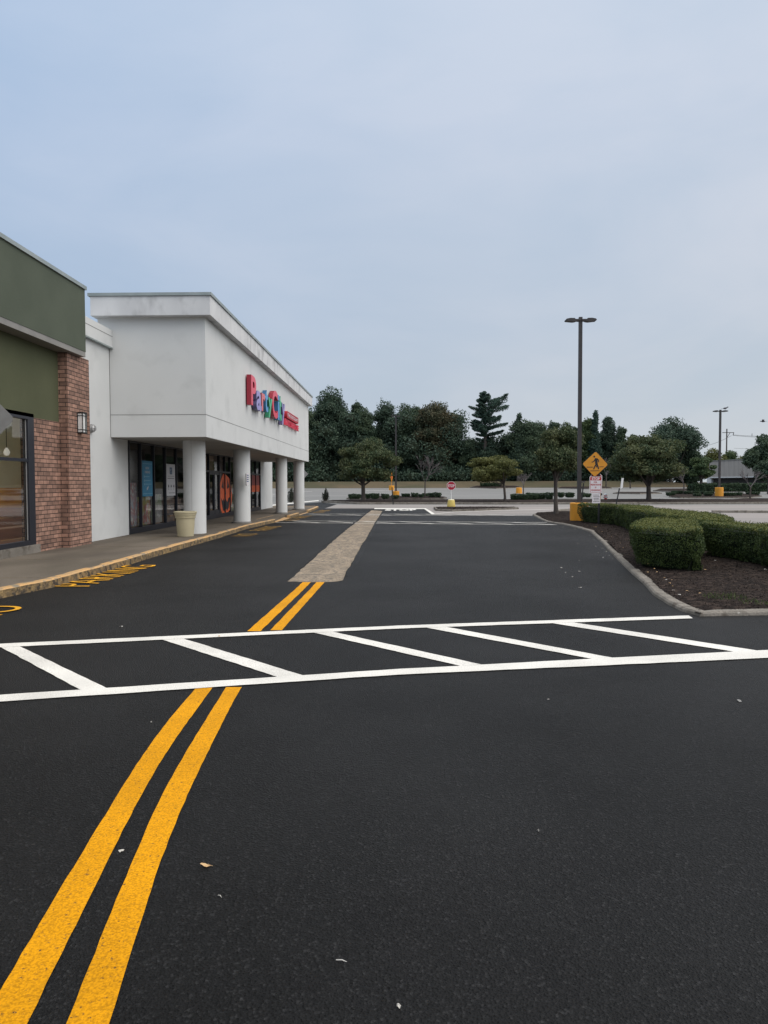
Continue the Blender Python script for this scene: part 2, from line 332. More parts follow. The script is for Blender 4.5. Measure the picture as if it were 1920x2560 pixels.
M = dict(
 asphalt=asphaltmat('new_asphalt', (0.0042, 0.0042, 0.0044), (0.0095, 0.0095, 0.0097), speck=0.026),
 old=mat('old_asphalt', (0.185, 0.185, 0.18), (0.225, 0.222, 0.216), scale=0.12, rough=0.9, fine=0.75, fscale=30, stain=(0.15, 0.15, 0.15), sscale=0.25, slo=0.52, shi=0.72, stretch=(0.35, 1, 1)),
 crossroad=mat('worn_concrete_road', (0.29, 0.262, 0.248), (0.235, 0.218, 0.208), scale=0.2, rough=0.9, fine=0.85, fscale=25, stretch=(0.2, 1.2, 1)),
 strip=mat('milled_concrete', (0.38, 0.305, 0.225), (0.25, 0.205, 0.155), scale=2.2, rough=0.95, fine=0.5, fscale=22, bump=1.0, bscale=16, bdist=0.03, stretch=(1, 0.6, 1), stain=(0.14, 0.122, 0.10), sscale=7, slo=0.52, shi=0.62),
 white=paintmat('white_road_paint', (0.84, 0.82, 0.77), wear=0.28), yellow=paintmat('yellow_road_paint', (0.76, 0.335, 0.002), wear=0.31),
 yellow2=paintmat('lettering_yellow_paint', (0.88, 0.44, 0.03), wear=0.22), yellowfade=paintmat('faded_yellow_paint', (0.50, 0.30, 0.08), wear=0.36),
 walk=mat('pavement_concrete', (0.175, 0.150, 0.122), (0.125, 0.108, 0.086), scale=0.9, rough=0.9, spec=0.2, fine=0.8, fscale=50, bump=0.2, bscale=60, stain=(0.10, 0.085, 0.07), sscale=0.8, slo=0.52, shi=0.7, stretch=(1, 0.5, 1)),
 kerb=mat('kerb_concrete', (0.25, 0.225, 0.195), (0.165, 0.15, 0.128), scale=3, rough=0.9, fine=0.7, fscale=50, bump=0.6, bscale=25, bdist=0.02, stain=(0.10, 0.085, 0.07), sscale=5, slo=0.55, shi=0.68),
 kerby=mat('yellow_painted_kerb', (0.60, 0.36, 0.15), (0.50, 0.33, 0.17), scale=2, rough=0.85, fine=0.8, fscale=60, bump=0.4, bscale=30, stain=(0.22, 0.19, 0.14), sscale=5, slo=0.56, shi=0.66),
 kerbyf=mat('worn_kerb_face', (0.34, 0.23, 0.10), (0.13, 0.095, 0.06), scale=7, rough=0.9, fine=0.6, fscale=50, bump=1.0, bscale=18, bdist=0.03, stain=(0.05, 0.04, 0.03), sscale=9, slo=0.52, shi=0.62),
 mulch=mat('mulch', (0.034, 0.024, 0.021), (0.020, 0.015, 0.0135), scale=4, rough=0.95, spec=0.1, fine=0.4, fscale=60, bump=1.0, bscale=40, bdist=0.03, stain=(0.055, 0.040, 0.033), sscale=9, slo=0.5, shi=0.62),
 chip=mat('mulch_chip', (0.012, 0.010, 0.009), (0.060, 0.048, 0.043), island=True, scale=3, rough=0.95, spec=0.1),
 soil=mat('soil', (0.09, 0.075, 0.05), (0.05, 0.05, 0.03), scale=0.3, rough=1.0),
 grass=mat('dry_grass', (0.115, 0.088, 0.050), (0.070, 0.066, 0.034), scale=0.15, rough=1.0, fine=0.7, fscale=8, lo=0.4, hi=0.6),
 stucco=mat('white_stucco', (0.625, 0.635, 0.63), (0.595, 0.605, 0.60), scale=0.8, rough=0.9, bump=0.35, bscale=90, bdist=0.006, fine=0.95, fscale=60, stain=(0.48, 0.49, 0.485), sscale=1.2, slo=0.55, shi=0.85),
 stuccod=mat('stained_white_stucco', (0.64, 0.645, 0.65), (0.55, 0.555, 0.565), scale=1.6, rough=0.9, bump=0.35, bscale=90, bdist=0.006, stain=(0.33, 0.33, 0.335), sscale=2.2, slo=0.54, shi=0.8, stretch=(1, 1, 0.5)),
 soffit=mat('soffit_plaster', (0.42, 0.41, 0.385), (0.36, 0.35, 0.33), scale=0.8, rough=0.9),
 joint=mat('stucco_joint', (0.17, 0.17, 0.165), rough=0.9),
 green=mat('green_render', (0.088, 0.105, 0.076), (0.076, 0.092, 0.066), scale=1.0, rough=0.9, bump=0.35, bscale=80, bdist=0.006, fine=0.9, fscale=60),
 greenl=mat('olive_render', (0.090, 0.097, 0.052), (0.078, 0.085, 0.044), scale=1.0, rough=0.9, bump=0.35, bscale=80, bdist=0.006, fine=0.9, fscale=60),
 flash=mat('grey_flashing', (0.26, 0.25, 0.235), (0.21, 0.205, 0.195), scale=2, rough=0.6),
 cap=mat('metal_coping', (0.33, 0.37, 0.37), (0.25, 0.29, 0.29), scale=2, rough=0.5, metal=0.2),
 brick=brickmat('red_brick'), frame=mat('black_window_frame', (0.012, 0.014, 0.022), rough=0.35, spec=0.5),
 glass=glassmat('shop_glass', (0.62, 0.64, 0.66), 0.0), glass2=glassmat('restaurant_glass', (0.90, 0.92, 0.90), 0.15),
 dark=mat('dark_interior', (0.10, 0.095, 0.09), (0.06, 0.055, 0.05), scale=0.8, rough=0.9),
 pole=mat('bronze_pole', (0.045, 0.04, 0.04), (0.035, 0.032, 0.034), scale=4, rough=0.5), black=mat('black_metal', (0.012, 0.013, 0.014), rough=0.5),
 conc=mat('yellow_painted_concrete', (0.72, 0.31, 0.03), (0.62, 0.28, 0.03), scale=3, rough=0.7, fine=0.9, fscale=30, bump=0.3, bscale=25, stain=(0.52, 0.28, 0.06), sscale=3, slo=0.58, shi=0.7),
 concy=mat('pale_yellow_base', (0.56, 0.44, 0.12), (0.48, 0.37, 0.11), scale=4, rough=0.7), capw=mat('base_top', (0.70, 0.66, 0.48), rough=0.7),
 wmetal=mat('white_metal', (0.62, 0.62, 0.62), rough=0.5), gmetal=mat('bare_aluminium', (0.30, 0.30, 0.30), (0.26, 0.26, 0.26), scale=6, rough=0.5, metal=0.3),
 orange=mat('sign_orange_yellow', (0.62, 0.26, 0.02), (0.55, 0.23, 0.02), scale=5, rough=0.5), sblack=mat('sign_black', (0.015, 0.015, 0.02), rough=0.5),
 sred=mat('sign_red', (0.32, 0.010, 0.03), rough=0.45), swhite=mat('sign_white', (0.66, 0.62, 0.64), rough=0.5), sredb=mat('sign_band_red', (0.42, 0.03, 0.03), rough=0.5),
 bark=mat('bark', (0.085, 0.072, 0.062), (0.055, 0.047, 0.042), scale=6, rough=0.95, bump=0.6, bscale=20, stretch=(1, 1, 0.2)),
 barkl=mat('pale_bark', (0.17, 0.15, 0.15), (0.12, 0.105, 0.105), scale=6, rough=0.95),
 pot=mat('beige_planter', (0.46, 0.41, 0.27), (0.40, 0.355, 0.235), scale=2, rough=0.6, fine=0.97, fscale=40), farw=mat('grey_ribbed_fascia', (0.42, 0.385, 0.355), (0.34, 0.31, 0.285), scale=2.5, rough=0.9, stretch=(1, 1, 0.1)),
 farb=mat('dark_brick', (0.05, 0.042, 0.038), (0.035, 0.03, 0.028), scale=3, rough=0.9),
)
LF = dict(
 dk=leafmat('dark_foliage', (0.042, 0.074, 0.050), (0.085, 0.120, 0.066)), dk2=leafmat('deep_foliage', (0.038, 0.068, 0.050), (0.072, 0.108, 0.070)),
 md=leafmat('green_foliage', (0.042, 0.075, 0.032), (0.090, 0.125, 0.050)), ye=leafmat('yellowing_foliage', (0.075, 0.090, 0.028), (0.150, 0.150, 0.050)),
 br=leafmat('browning_foliage', (0.042, 0.062, 0.036), (0.105, 0.088, 0.048)), mp=leafmat('street_tree_foliage', (0.036, 0.066, 0.032), (0.110, 0.118, 0.050), scale=0.9),
 hedgetop=leafmat('skylit_young_hedge_growth', (0.085, 0.100, 0.022), (0.150, 0.158, 0.040), scale=2.5, trans=0.2), hedge=leafmat('hedge_foliage', (0.026, 0.050, 0.014), (0.075, 0.105, 0.026), scale=2.5, trans=0.2), box=leafmat('box_foliage', (0.020, 0.042, 0.022), (0.040, 0.068, 0.030), scale=1.5),  # hedgetop: fresh growth colour, with skylight on the clipped top painted in
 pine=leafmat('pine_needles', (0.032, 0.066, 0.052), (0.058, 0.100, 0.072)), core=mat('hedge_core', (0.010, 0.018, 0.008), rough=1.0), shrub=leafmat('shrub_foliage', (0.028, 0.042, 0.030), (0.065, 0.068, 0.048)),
)
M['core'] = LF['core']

# ================================================================ GROUND
def drape(mb, poly, off, mi=0):
    bm = bmesh.new(); vs = [bm.verts.new((x, y, 0)) for x, y in poly]; f = bm.faces.new(vs); f.normal_update()
    if f.normal.z < 0: f.normal_flip()
    for yy in (50, 115, 121):
        bmesh.ops.bisect_plane(bm, geom=bm.verts[:] + bm.edges[:] + bm.faces[:], plane_co=(0, yy, 0), plane_no=(0, 1, 0))
    for xx in (42, 50):
        bmesh.ops.bisect_plane(bm, geom=bm.verts[:] + bm.edges[:] + bm.faces[:], plane_co=(xx, 0, 0), plane_no=(1, 0, 0))
    bmesh.ops.triangulate(bm, faces=bm.faces[:])
    for v in bm.verts: v.co.z = zt(v.co.x, v.co.y) + off
    return mb.bm(bm, mi)
def sheet(name, poly, off, m, parent=None, **t): return drape(MB(), poly, off).build(name, m, parent, **t)
def ribbon(L_, R_, n=12, jit=0.004, seed=1):
    """strip between two poly-lines, resampled, with slightly uneven edges"""
    rg = random.Random(seed)
    def rs(P):
        P = [Vector((*p, 0)) for p in P]; d = [0]
        for a, b in zip(P, P[1:]): d.append(d[-1] + (b-a).length)
        o = []
        for i in range(n+1):
            s = d[-1]*i/n; k = max(j for j in range(len(P)-1) if d[j] <= s+1e-9); f = (s-d[k])/max(1e-9, d[k+1]-d[k]); q = P[k].lerp(P[k+1], f)
            o.append((q.x + rg.uniform(-jit, jit), q.y + rg.uniform(-jit, jit)))
        return o
    a = rs(L_); b = rs(R_); mb = MB()
    mb.add([(x, y, 0) for x, y in a] + [(x, y, 0) for x, y in b], [(i, n+1+i, n+2+i, i+1) for i in range(n)])
    return mb
def catmull(P, k=8):
    P = [Vector(p) for p in P]; Q = [P[0]*2-P[1]] + P + [P[-1]*2-P[-2]]; o = []
    for i in range(1, len(Q)-2):
        for j in range(k):
            t = j/k; a, b, c, d = Q[i-1:i+3]; v = .5*((2*b)+(c-a)*t+(2*a-5*b+4*c-d)*t*t+(3*b-a-3*c+d)*t**3); o.append((v.x, v.y))
    return o + [tuple(P[-1])]
def lay(mb, off, name, m, parent=None, **t):
    mb.v = [(x, y, zt(x, y) + off + z) for x, y, z in mb.v]; return mb.build(name, m, parent, **t)

g = MB(); XS = [-500, -60, 0, 42, 50, 90, 500]; YS = [-60, 0, 50, 115, 121, 200, 900]
for i in range(len(XS)-1):
    for j in range(len(YS)-1):
        q = [(XS[i], YS[j]), (XS[i+1], YS[j]), (XS[i+1], YS[j+1]), (XS[i], YS[j+1])]
        g.add([(x, y, zt(x, y) - 0.07) for x, y in q], [(0, 1, 2, 3)])
g.build('ground', M['soil'], kind='structure')
lot = sheet('parking_lot', [(-60, -30), (90, -30), (90, 115), (-60, 115)], 0.0, M['old'], kind='structure')
sheet('grass_bank', [(-90, 114.9), (52, 114.9), (52, 127), (-90, 127)], 0.012, M['grass'], kind='structure')
xr = [T(811, 1271.5), T(842, 1261.5), T(1100, 1262), T(1500, 1262.5), T(1920, 1262), (75, 58), (75, 46)] + [T(1920, 1279.5), T(1600, 1279.5), T(1330, 1290), T(1082, 1288)]
sheet('cross_road', xr, 0.004, M['crossroad'], kind='structure')
sheet('side_pavement', [(9.2, 30), (60, 30), (60, 45.4), (14, 45.4), (10.2, 43), (8.5, 38)], 0.005, M['crossroad'], kind='structure')
rd = [(-7.5, -15), (14, -15), (14, 12.2), (9.6, 28), (9.2, 36), G(1340, 1290), G(1333, 1289.6), G(1082, 1287), G(1062, 1271.5), G(811, 1271.5), T(842, 1261.0), T(800, 1256), G(700, 1266), (-7.8, 46), (-7.5, 20)]
road = sheet('road', rd, 0.008, M['asphalt'], kind='structure')

def offset(P, d):
    o = []
    for i, p in enumerate(P):
        a = Vector(P[max(0, i-1)]); b = Vector(P[min(len(P)-1, i+1)]); t = (b-a).normalized(); nrm = Vector((-t.y, t.x)); o.append((p[0]+nrm.x*d, p[1]+nrm.y*d))
    return o
# old concrete left exposed between the two new layers of asphalt
st = [(720.5, 1455), (800, 1457.5), (838, 1456), (854.7, 1453), (860, 1442), (867, 1430), (881, 1405), (895, 1379), (905, 1362), (915.5, 1347.7), (927, 1327), (938, 1307), (947, 1293), (956, 1278),
      (929.4, 1275.6), (918, 1284), (895, 1303.4), (870, 1322), (837, 1350), (801.5, 1382), (765, 1414)]
rgs = random.Random(4); stp = []
pts = [G(*p) for p in st]
for a, b in zip(pts, pts[1:] + pts[:1]):
    k = max(1, int(math.dist(a, b)/0.35))
    for i in range(k): stp.append((a[0]+(b[0]-a[0])*i/k + rgs.uniform(-.02, .02), a[1]+(b[1]-a[1])*i/k + rgs.uniform(-.02, .02)))
sheet('concrete_strip', stp, 0.012, M['strip'], kind='structure')
_r = stp + [stp[0]]; _a = offset(_r, -.015); _b = offset(_r, -.13); _n = len(_r); _y0 = min(p[1] for p in _r)+.35
mb = MB(); mb.add([(p[0], p[1], .010) for p in _r] + [(p[0], p[1], .0105 + .018*min(1, max(0, (p[1]-_y0-.1)/1.2))) for p in _a] + [(p[0], p[1], .0088) for p in _b], [f for i in range(_n-1) if _r[i][1] > _y0 and _r[i+1][1] > _y0 and math.dist(_b[i], _r[i]) < .16 for f in ((i, i+1, _n+i+1, _n+i), (_n+i, _n+i+1, 2*_n+i+1, 2*_n+i))])
mb.build('asphalt_edge', M['asphalt'], road)

# ---- painted markings (children of the road)
def line(name, lt, rt, off, m, seed=0, n=24, jit=0.004): lay(ribbon([G(*p) for p in lt], [G(*p) for p in rt], n, jit, seed), off, name, m, road)
def ext(p, q, y):                                          # carry a line on past the frame
    t = (y - q[1]) / (q[1] - p[1]); return (q[0] + (q[0]-p[0])*t, y)
def gline(name, A, B, off, m, n=30, seed=0, jit=.005): lay(ribbon(A, B, n, jit, seed), off, name, m, road)
EDG = [[(487, 1721.7), (289, 2003.8), (176, 2182), (0, 2495.6)], [(530.4, 1721.7), (337.6, 2028), (236, 2206), (79.6, 2560)],
       [(569, 1718), (410, 1989), (332.7, 2158), (164, 2560)], [(611.4, 1716), (482, 1970), (400, 2158), (270, 2560)]]
_rows = []; _rhs = []
for k, e in enumerate(EDG):
    for p in e:
        gx, gy = G(*p); _rows.append([gy, gy*gy] + [1.0 if j == k else 0.0 for j in range(4)]); _rhs.append(gx)
_c = np.linalg.lstsq(np.array(_rows), np.array(_rhs), rcond=None)[0]
_ys = np.linspace(-1.5, G(530, 1721)[1], 60)
for k in (0, 2):                                          # the double yellow line, one smooth bend
    fa = lambda y, q: (_c[0]*y + _c[1]*y*y + _c[2+q] + .006*math.sin(y*2.3+q), y)
    y_end = lambda q: 0
    gline('centre_line', [fa(y, k) for y in _ys], [fa(y, k+1) for y in _ys], 0.0125, M['yellow'], 90, k+5, .0022)
line('centre_line', [(618, 1580.5), (732, 1480), (757, 1457)], [(651, 1580.5), (754.7, 1480), (777.5, 1457)], 0.0125, M['yellow'], 11, 30)
line('centre_line', [(676, 1578), (770, 1480), (791.4, 1457)], [(705, 1578), (791, 1480), (811.7, 1457)], 0.0125, M['yellow'], 12, 30)
def wext(a, b, X):                                         # carry on to x = X along a -> b
    t = (X - b[0]) / (b[0] - a[0]); return (X, b[1] + (b[1]-a[1])*t)
def wline(name, top, bot, off, sd, xl=None, xr_=None):
    A = [G(*p) for p in top]; B = [G(*p) for p in bot]
    if xl: A.insert(0, wext(A[1], A[0], xl)); B.insert(0, wext(B[1], B[0], xl))
    if xr_: A.append(wext(A[-2], A[-1], xr_)); B.append(wext(B[-2], B[-1], xr_))
    gline(name, A, B, off, M['white'], 80, sd)
wline('crosswalk_line', [(0, 1613), (1000, 1567), (1721, 1541.6)], [(0, 1622), (1000, 1574.5), (1732, 1548.8)], 0.0165, 21, xl=-5.75)
wline('crosswalk_line', [(0, 1742), (1000, 1676.5), (1499, 1649.7), (1920, 1628.7)], [(0, 1759), (1000, 1690.5), (1500, 1668), (1920, 1648.6)], 0.0165, 22, xl=-5.9, xr_=9.5)
DG = [[(0, 1620), (47, 1618), (268, 1725), (202, 1729)], [(403, 1601), (455, 1598.5), (756.5, 1692), (693, 1696)], [(778, 1583), (826, 1581), (1205, 1665), (1150, 1668)],
      [(1055, 1570), (1105, 1568), (1554.6, 1652), (1499, 1654)], [(1371.6, 1559.5), (1424, 1557.5), (1922, 1634), (1870.7, 1638)]]
for k, q in enumerate(DG):
    line('crosswalk_stripe', [q[0], q[3]], [q[1], q[2]], 0.0145, M['white'], 30+k, 20)
a0 = [G(*p) for p in DG[0]]
for dx in (-1.62,):
    gline('crosswalk_stripe', [(a0[0][0]+dx, a0[0][1]), (a0[3][0]+dx, a0[3][1])], [(a0[1][0]+dx, a0[1][1]), (a0[2][0]+dx, a0[2][1])], 0.0145, M['white'], 20, 3)
# the two narrow hatched crosswalks farther on
def hatched(p1, p2, q1, q2, x0, x1, sd):
    A1, A2, B1, B2 = G(*p1), G(*p2), G(*q1), G(*q2)        # near line, far line
    fa = lambda P, Q, x: P[1] + (Q[1]-P[1])*(x-P[0])/(Q[0]-P[0])
    for P, Q in ((A1, A2), (B1, B2)):
        gline('crosswalk_line', [(P[0], P[1]-.065), (Q[0], Q[1]-.065)], [(P[0], P[1]+.065), (Q[0], Q[1]+.065)], 0.0205, M['white'], 40, sd)
    x = x0; k = 0
    while x + 1.5 < x1:
        k += 1; gline('crosswalk_stripe', [(x, fa(B1, B2, x)), (x+1.5, fa(A1, A2, x+1.5))], [(x+.15, fa(B1, B2, x)), (x+1.65, fa(A1, A2, x+1.5))], 0.0185, M['white'], 12, sd+k); x += 1.62
hatched((690, 1307.5), (1391, 1313.0), (703, 1302.7), (1367, 1307.4), -4.9, 6.9, 50)
hatched((745, 1288.7), (1332, 1289.8), (757, 1285.4), (1332, 1287.0), -5.1, 7.2, 80)
line('stop_bar', [(936, 1271.3), (1063, 1271.5)], [(936, 1273.4), (1066, 1273.2)], 0.0205, M['white'], 91)
line('edge_line', [(1059, 1272), (1079, 1286.6)], [(1065, 1271.8), (1088, 1285.8)], 0.0225, M['white'], 92)
line('edge_line', [(1081, 1286.2), (1126, 1281.2), (1245, 1276.8), (1420, 1273), (1640, 1270.5)], [(1081, 1287.2), (1126, 1282.0), (1245, 1277.4), (1420, 1273.5), (1640, 1271.0)], 0.0225, M['white'], 93, 50)
line('edge_line', [(713, 1263), (796, 1257.6)], [(713, 1265), (798, 1259.2)], 0.0225, M['white'], 94)
line('edge_line', [(640, 1269), (713, 1263.2)], [(640, 1271), (713, 1264.8)], 0.0225, M['white'], 95)
def lettering(s, o, u, v, w_, h_, name, m, off, parent=road, bold=0.0):
    me = textmesh(s, w_, h_, 0, bold); o = Vector((*o, 0)); u = Vector((*u, 0)).normalized(); v = Vector((*v, 0)).normalized()
    mb = MB(); mb.add([o + u*p.co.x + v*p.co.y for p in me.vertices], [tuple(f.vertices) for f in me.polygons]); lay(mb, off, name, m, parent)
a = G(962, 1277.2); lettering('STOP', (a[0], a[1]), (1, 0), (0, 1), 2.0, 2.6, 'stop_lettering', M['white'], 0.0165, bold=0.05)
def nopark(y0, xb, gap=1.75, pl=3.15, nl=1.15, m='yellow2', up=(-1, 0)):
    lettering('NO', (xb, y0), (0.02, 1), up, nl, 0.68, 'no_parking_lettering', M[m], 0.0215, bold=-0.006)
    lettering('PARKING', (xb+0.03, y0+gap), (0.03, 1), up, pl, 0.68, 'no_parking_lettering', M[m], 0.0215, bold=-0.006)
nopark(8.95, -5.12, 3.1, 3.2); nopark(23.7, -4.72, 2.7, 2.9, 1.25, 'yellowfade'); nopark(33.6, -4.62, 2.3, 2.9, 1.3, 'yellowfade'); nopark(42.8, -4.35, 1.9, 2.7, 1.2, 'yellowfade')
# worn stall lines in the old lot
for (p, q) in [((700, 1229.3), (780, 1229.3)), ((915, 1226.5), (976, 1227.2)), ((1265, 1228), (1290, 1231.5)), ((680, 1236), (720, 1236.2))]:
    A, B = T(*p), T(*q); lay(ribbon([A, B], [(A[0], A[1]+.5), (B[0], B[1]+.5)], 8, 0.01, 3), 0.006, 'stall_line', M['white'], lot)

# ---- kerbs, pavements, mulch beds
def resample(P, step, jit=0.0, seed=0):
    rg = random.Random(seed); o = []
    for a, b in zip(P, P[1:]):
        k = max(1, int(math.dist(a, b)/step))
        for i in range(k): o.append((a[0]+(b[0]-a[0])*i/k + (rg.uniform(-jit, jit)), a[1]+(b[1]-a[1])*i/k + rg.uniform(-jit, jit)))
    o.append(P[-1]); return o
def kerb(name, P, wdt, h, mats, jit=0.006, seed=0, step=0.3, parent=None, **t):
    """profile swept along P; the body lies to the left of the direction of travel"""
    P = resample(P, step, jit, seed); rg = random.Random(seed+1); n = len(P); mb = MB(); rows = []
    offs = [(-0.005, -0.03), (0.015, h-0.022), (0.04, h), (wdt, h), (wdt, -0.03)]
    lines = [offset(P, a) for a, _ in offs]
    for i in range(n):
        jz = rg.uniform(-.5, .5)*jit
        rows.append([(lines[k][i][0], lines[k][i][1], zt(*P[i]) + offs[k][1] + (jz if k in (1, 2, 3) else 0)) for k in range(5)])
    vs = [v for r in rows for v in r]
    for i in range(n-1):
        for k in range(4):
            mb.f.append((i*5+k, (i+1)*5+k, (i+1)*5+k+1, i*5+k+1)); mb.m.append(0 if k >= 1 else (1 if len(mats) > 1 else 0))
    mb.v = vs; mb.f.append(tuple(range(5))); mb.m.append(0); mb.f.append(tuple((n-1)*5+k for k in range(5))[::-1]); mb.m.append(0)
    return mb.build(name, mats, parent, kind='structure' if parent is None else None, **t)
# shop-side kerb, from behind the camera to the end of the row
kp = [(-6.25, -6), (-6.05, 3)] + [G(*p) for p in [(0, 1498), (131.6, 1470), (291, 1423), (396, 1390), (540, 1348), (616, 1323.4), (688.6, 1306.6)]]
kp1 = kp; ramp0 = kp[-1]
k2 = [G(*p) for p in [(725.7, 1296), (749, 1288.5)]]; k3 = [G(*p) for p in [(771, 1282), (786, 1276.5), (797, 1271.5)]]
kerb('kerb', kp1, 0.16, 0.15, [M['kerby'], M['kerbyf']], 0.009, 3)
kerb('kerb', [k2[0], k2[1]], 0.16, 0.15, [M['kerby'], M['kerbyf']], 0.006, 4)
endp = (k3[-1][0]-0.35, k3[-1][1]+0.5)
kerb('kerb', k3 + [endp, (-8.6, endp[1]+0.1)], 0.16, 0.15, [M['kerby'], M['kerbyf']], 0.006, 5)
inner = offset(resample(kp1, 1.0), 0.10)
kall = [tuple(p) for p in inner] + offset(k2, 0.3)[:1] + offset(k2, 0.10)[1:] + offset(k3, 0.10)
walk_poly = kall + [(endp[0]-.1, endp[1]-.08), (-8.7, endp[1]-.05), (-8.7, -6)]
mbw = MB(); mbw.prism(walk_poly[::-1], -0.05, 0.147); sw = mbw.build('pavement', M['walk'], kind='structure')
# expansion joints across the pavement
for y in np.arange(3, 46, 3.05):
    xk = min(inner, key=lambda p: abs(p[1]-y))[0]
    MB().box(-8.28, xk-.08, y-.006, y+.006, 0.10, 0.1485).build('pavement_joint', M['kerbyf'], sw)
# flared drop between the kerb ends, painted yellow
def rampm(a, b, d):
    n = (b[0]-a[0], b[1]-a[1]); l = math.hypot(*n); n = (-n[1]/l*d, n[0]/l*d)
    c1 = (a[0]+n[0], a[1]+n[1]); c2 = (b[0]+n[0], b[1]+n[1])
    mb = MB(); mb.add([(a[0], a[1], .012), (b[0], b[1], .012), (c2[0], c2[1], .152), (c1[0], c1[1], .152)], [(0, 1, 2, 3)])
    mb.build('kerb_ramp', M['kerby'], kind='structure')
rampm(ramp0, k2[0], 0.85); rampm(k2[1], k3[0], 0.8)

# ---- main island on the right
isl_px = [(1737, 1546), (1704, 1530), (1669.5, 1513), (1632, 1489.5), (1604, 1458), (1575.5, 1433), (1538, 1395.5), (1503, 1358), (1475, 1331), (1446.6, 1322), (1421, 1316), (1398, 1311),
          (1367, 1306.5), (1343.5, 1296), (1331, 1288.5)]
isl = [G(*p) for p in isl_px]
back = [G(1340, 1284.6), G(1356, 1283), G(1424, 1281.5), (10.4, 38), (11.0, 30), (11.6, 20), (12.8, 12.0)]
front_r = [G(1748, 1543), G(1920, 1539.7), (12.8, 9.75)]
ring = isl + back + front_r[::-1]
kp_isl = isl[1:][::-1]                                        # travelling towards the camera keeps the bed on the left
kerb('kerb', kp_isl + [front_r[0], front_r[1], front_r[2]] + back[::-1] + [isl[-1]], 0.165, 0.065, [M['kerb']], 0.006, 7)
def inside(p, poly):
    c = False; x, y = p
    for (x1, y1), (x2, y2) in zip(poly, poly[1:] + poly[:1]):
        if (y1 > y) != (y2 > y) and x < (x2-x1)*(y-y1)/(y2-y1)+x1: c = not c
    return c
def bed(name, poly, z, m, dens=0, step=0.35, mound=0.06, seed=0, chip=0.03, label=None):
    rg = random.Random(seed); xs = [p[0] for p in poly]; ys = [p[1] for p in poly]; P = [Vector(p) for p in poly]; nb = len(P)
    y = min(ys)
    while y < max(ys):
        x = min(xs)
        while x < max(xs):
            p = (x+rg.uniform(-.3, .3)*step, y+rg.uniform(-.3, .3)*step)
            if inside(p, poly): P.append(Vector(p))
            x += step
        y += step
    r = delaunay_2d_cdt(P, [(i, (i+1) % nb) for i in range(nb)], [], 1, 1e-5)
    def hz(p):
        d = min(((Vector(p)-Vector(q)).length for q in poly)); return z + zt(*p) + min(1, d/0.9)*mound + (noise.noise(Vector((p[0]*1.7, p[1]*1.7, seed)))*0.03 if d > .15 else 0)
    mb = MB(); mb.add([(p.x, p.y, hz(p)) for p in r[0]], [tuple(f) for f in r[2]])
    mb.f = [f if (Vector(mb.v[f[1]])-Vector(mb.v[f[0]])).cross(Vector(mb.v[f[2]])-Vector(mb.v[f[0]])).z > 0 else f[::-1] for f in mb.f]
    if dens:
        rn = np.random.default_rng(seed); tri = [f for f in mb.f if len(f) == 3]; V = np.array(mb.v); A = V[[f[0] for f in tri]]; B = V[[f[1] for f in tri]]; C_ = V[[f[2] for f in tri]]
        ar = np.linalg.norm(np.cross(B-A, C_-A), axis=1)/2; n = int(ar.sum()*dens); k = rn.choice(len(tri), n, p=ar/ar.sum()); u = rn.random((n, 2)); fl = u.sum(1) > 1; u[fl] = 1-u[fl]
        P_ = A[k]+(B[k]-A[k])*u[:, :1]+(C_[k]-A[k])*u[:, 1:]; P_[:, 2] += .008
        Vl = leafmesh(P_, np.tile([0, 0, 1.], (n, 1)), chip, rn, 0.28, 0.35)
        return build_leaves(name, Vl, [M['chip'], m], None, mb, kind='structure', label=label)
    return mb.build(name, m, kind='structure', label=label)
ring_in = offset(ring + [ring[0]], -0.12)[:-1]
ring_in = [p for i, p in enumerate(ring_in)]
bed('mulch_bed', ring_in, 0.05, M['mulch'], 480, 0.35, 0.07, 2, 0.042)
# grass tuft and weeds on the mulch
rn = np.random.default_rng(8)
def tuft(cx, cy, r, n, h, seed, label, name='weed_patch'):
    rn = np.random.default_rng(seed); V = []
    for i in range(n):
        a = rn.uniform(0, 6.28); d = r*math.sqrt(rn.random()); x = cx+d*math.cos(a); y = cy+d*math.sin(a); z = .13; hh = h*rn.uniform(.4, 1); w_ = .005; t = rn.uniform(0, 6.28); l = rn.normal(0, .5, 2)*hh
        V += [(x-w_*math.cos(t), y-w_*math.sin(t), z), (x+w_*math.cos(t), y+w_*math.sin(t), z), (x+l[0]+w_*.3, y+l[1], z+hh), (x+l[0]-w_*.3, y+l[1], z+hh)]
    build_leaves(name, np.array(V), LF['hedge'], None, None, kind='stuff', label=label, cat='weeds')
a = G(1810, 1493, .13); tuft(a[0], a[1], .28, 130, .06, 1, 'small patch of green weeds in the mulch before the hedge')
a = G(1890, 1507, .13); tuft(a[0], a[1], .22, 60, .045, 2, 'thin pale weeds beside the front kerb of the mulch bed')

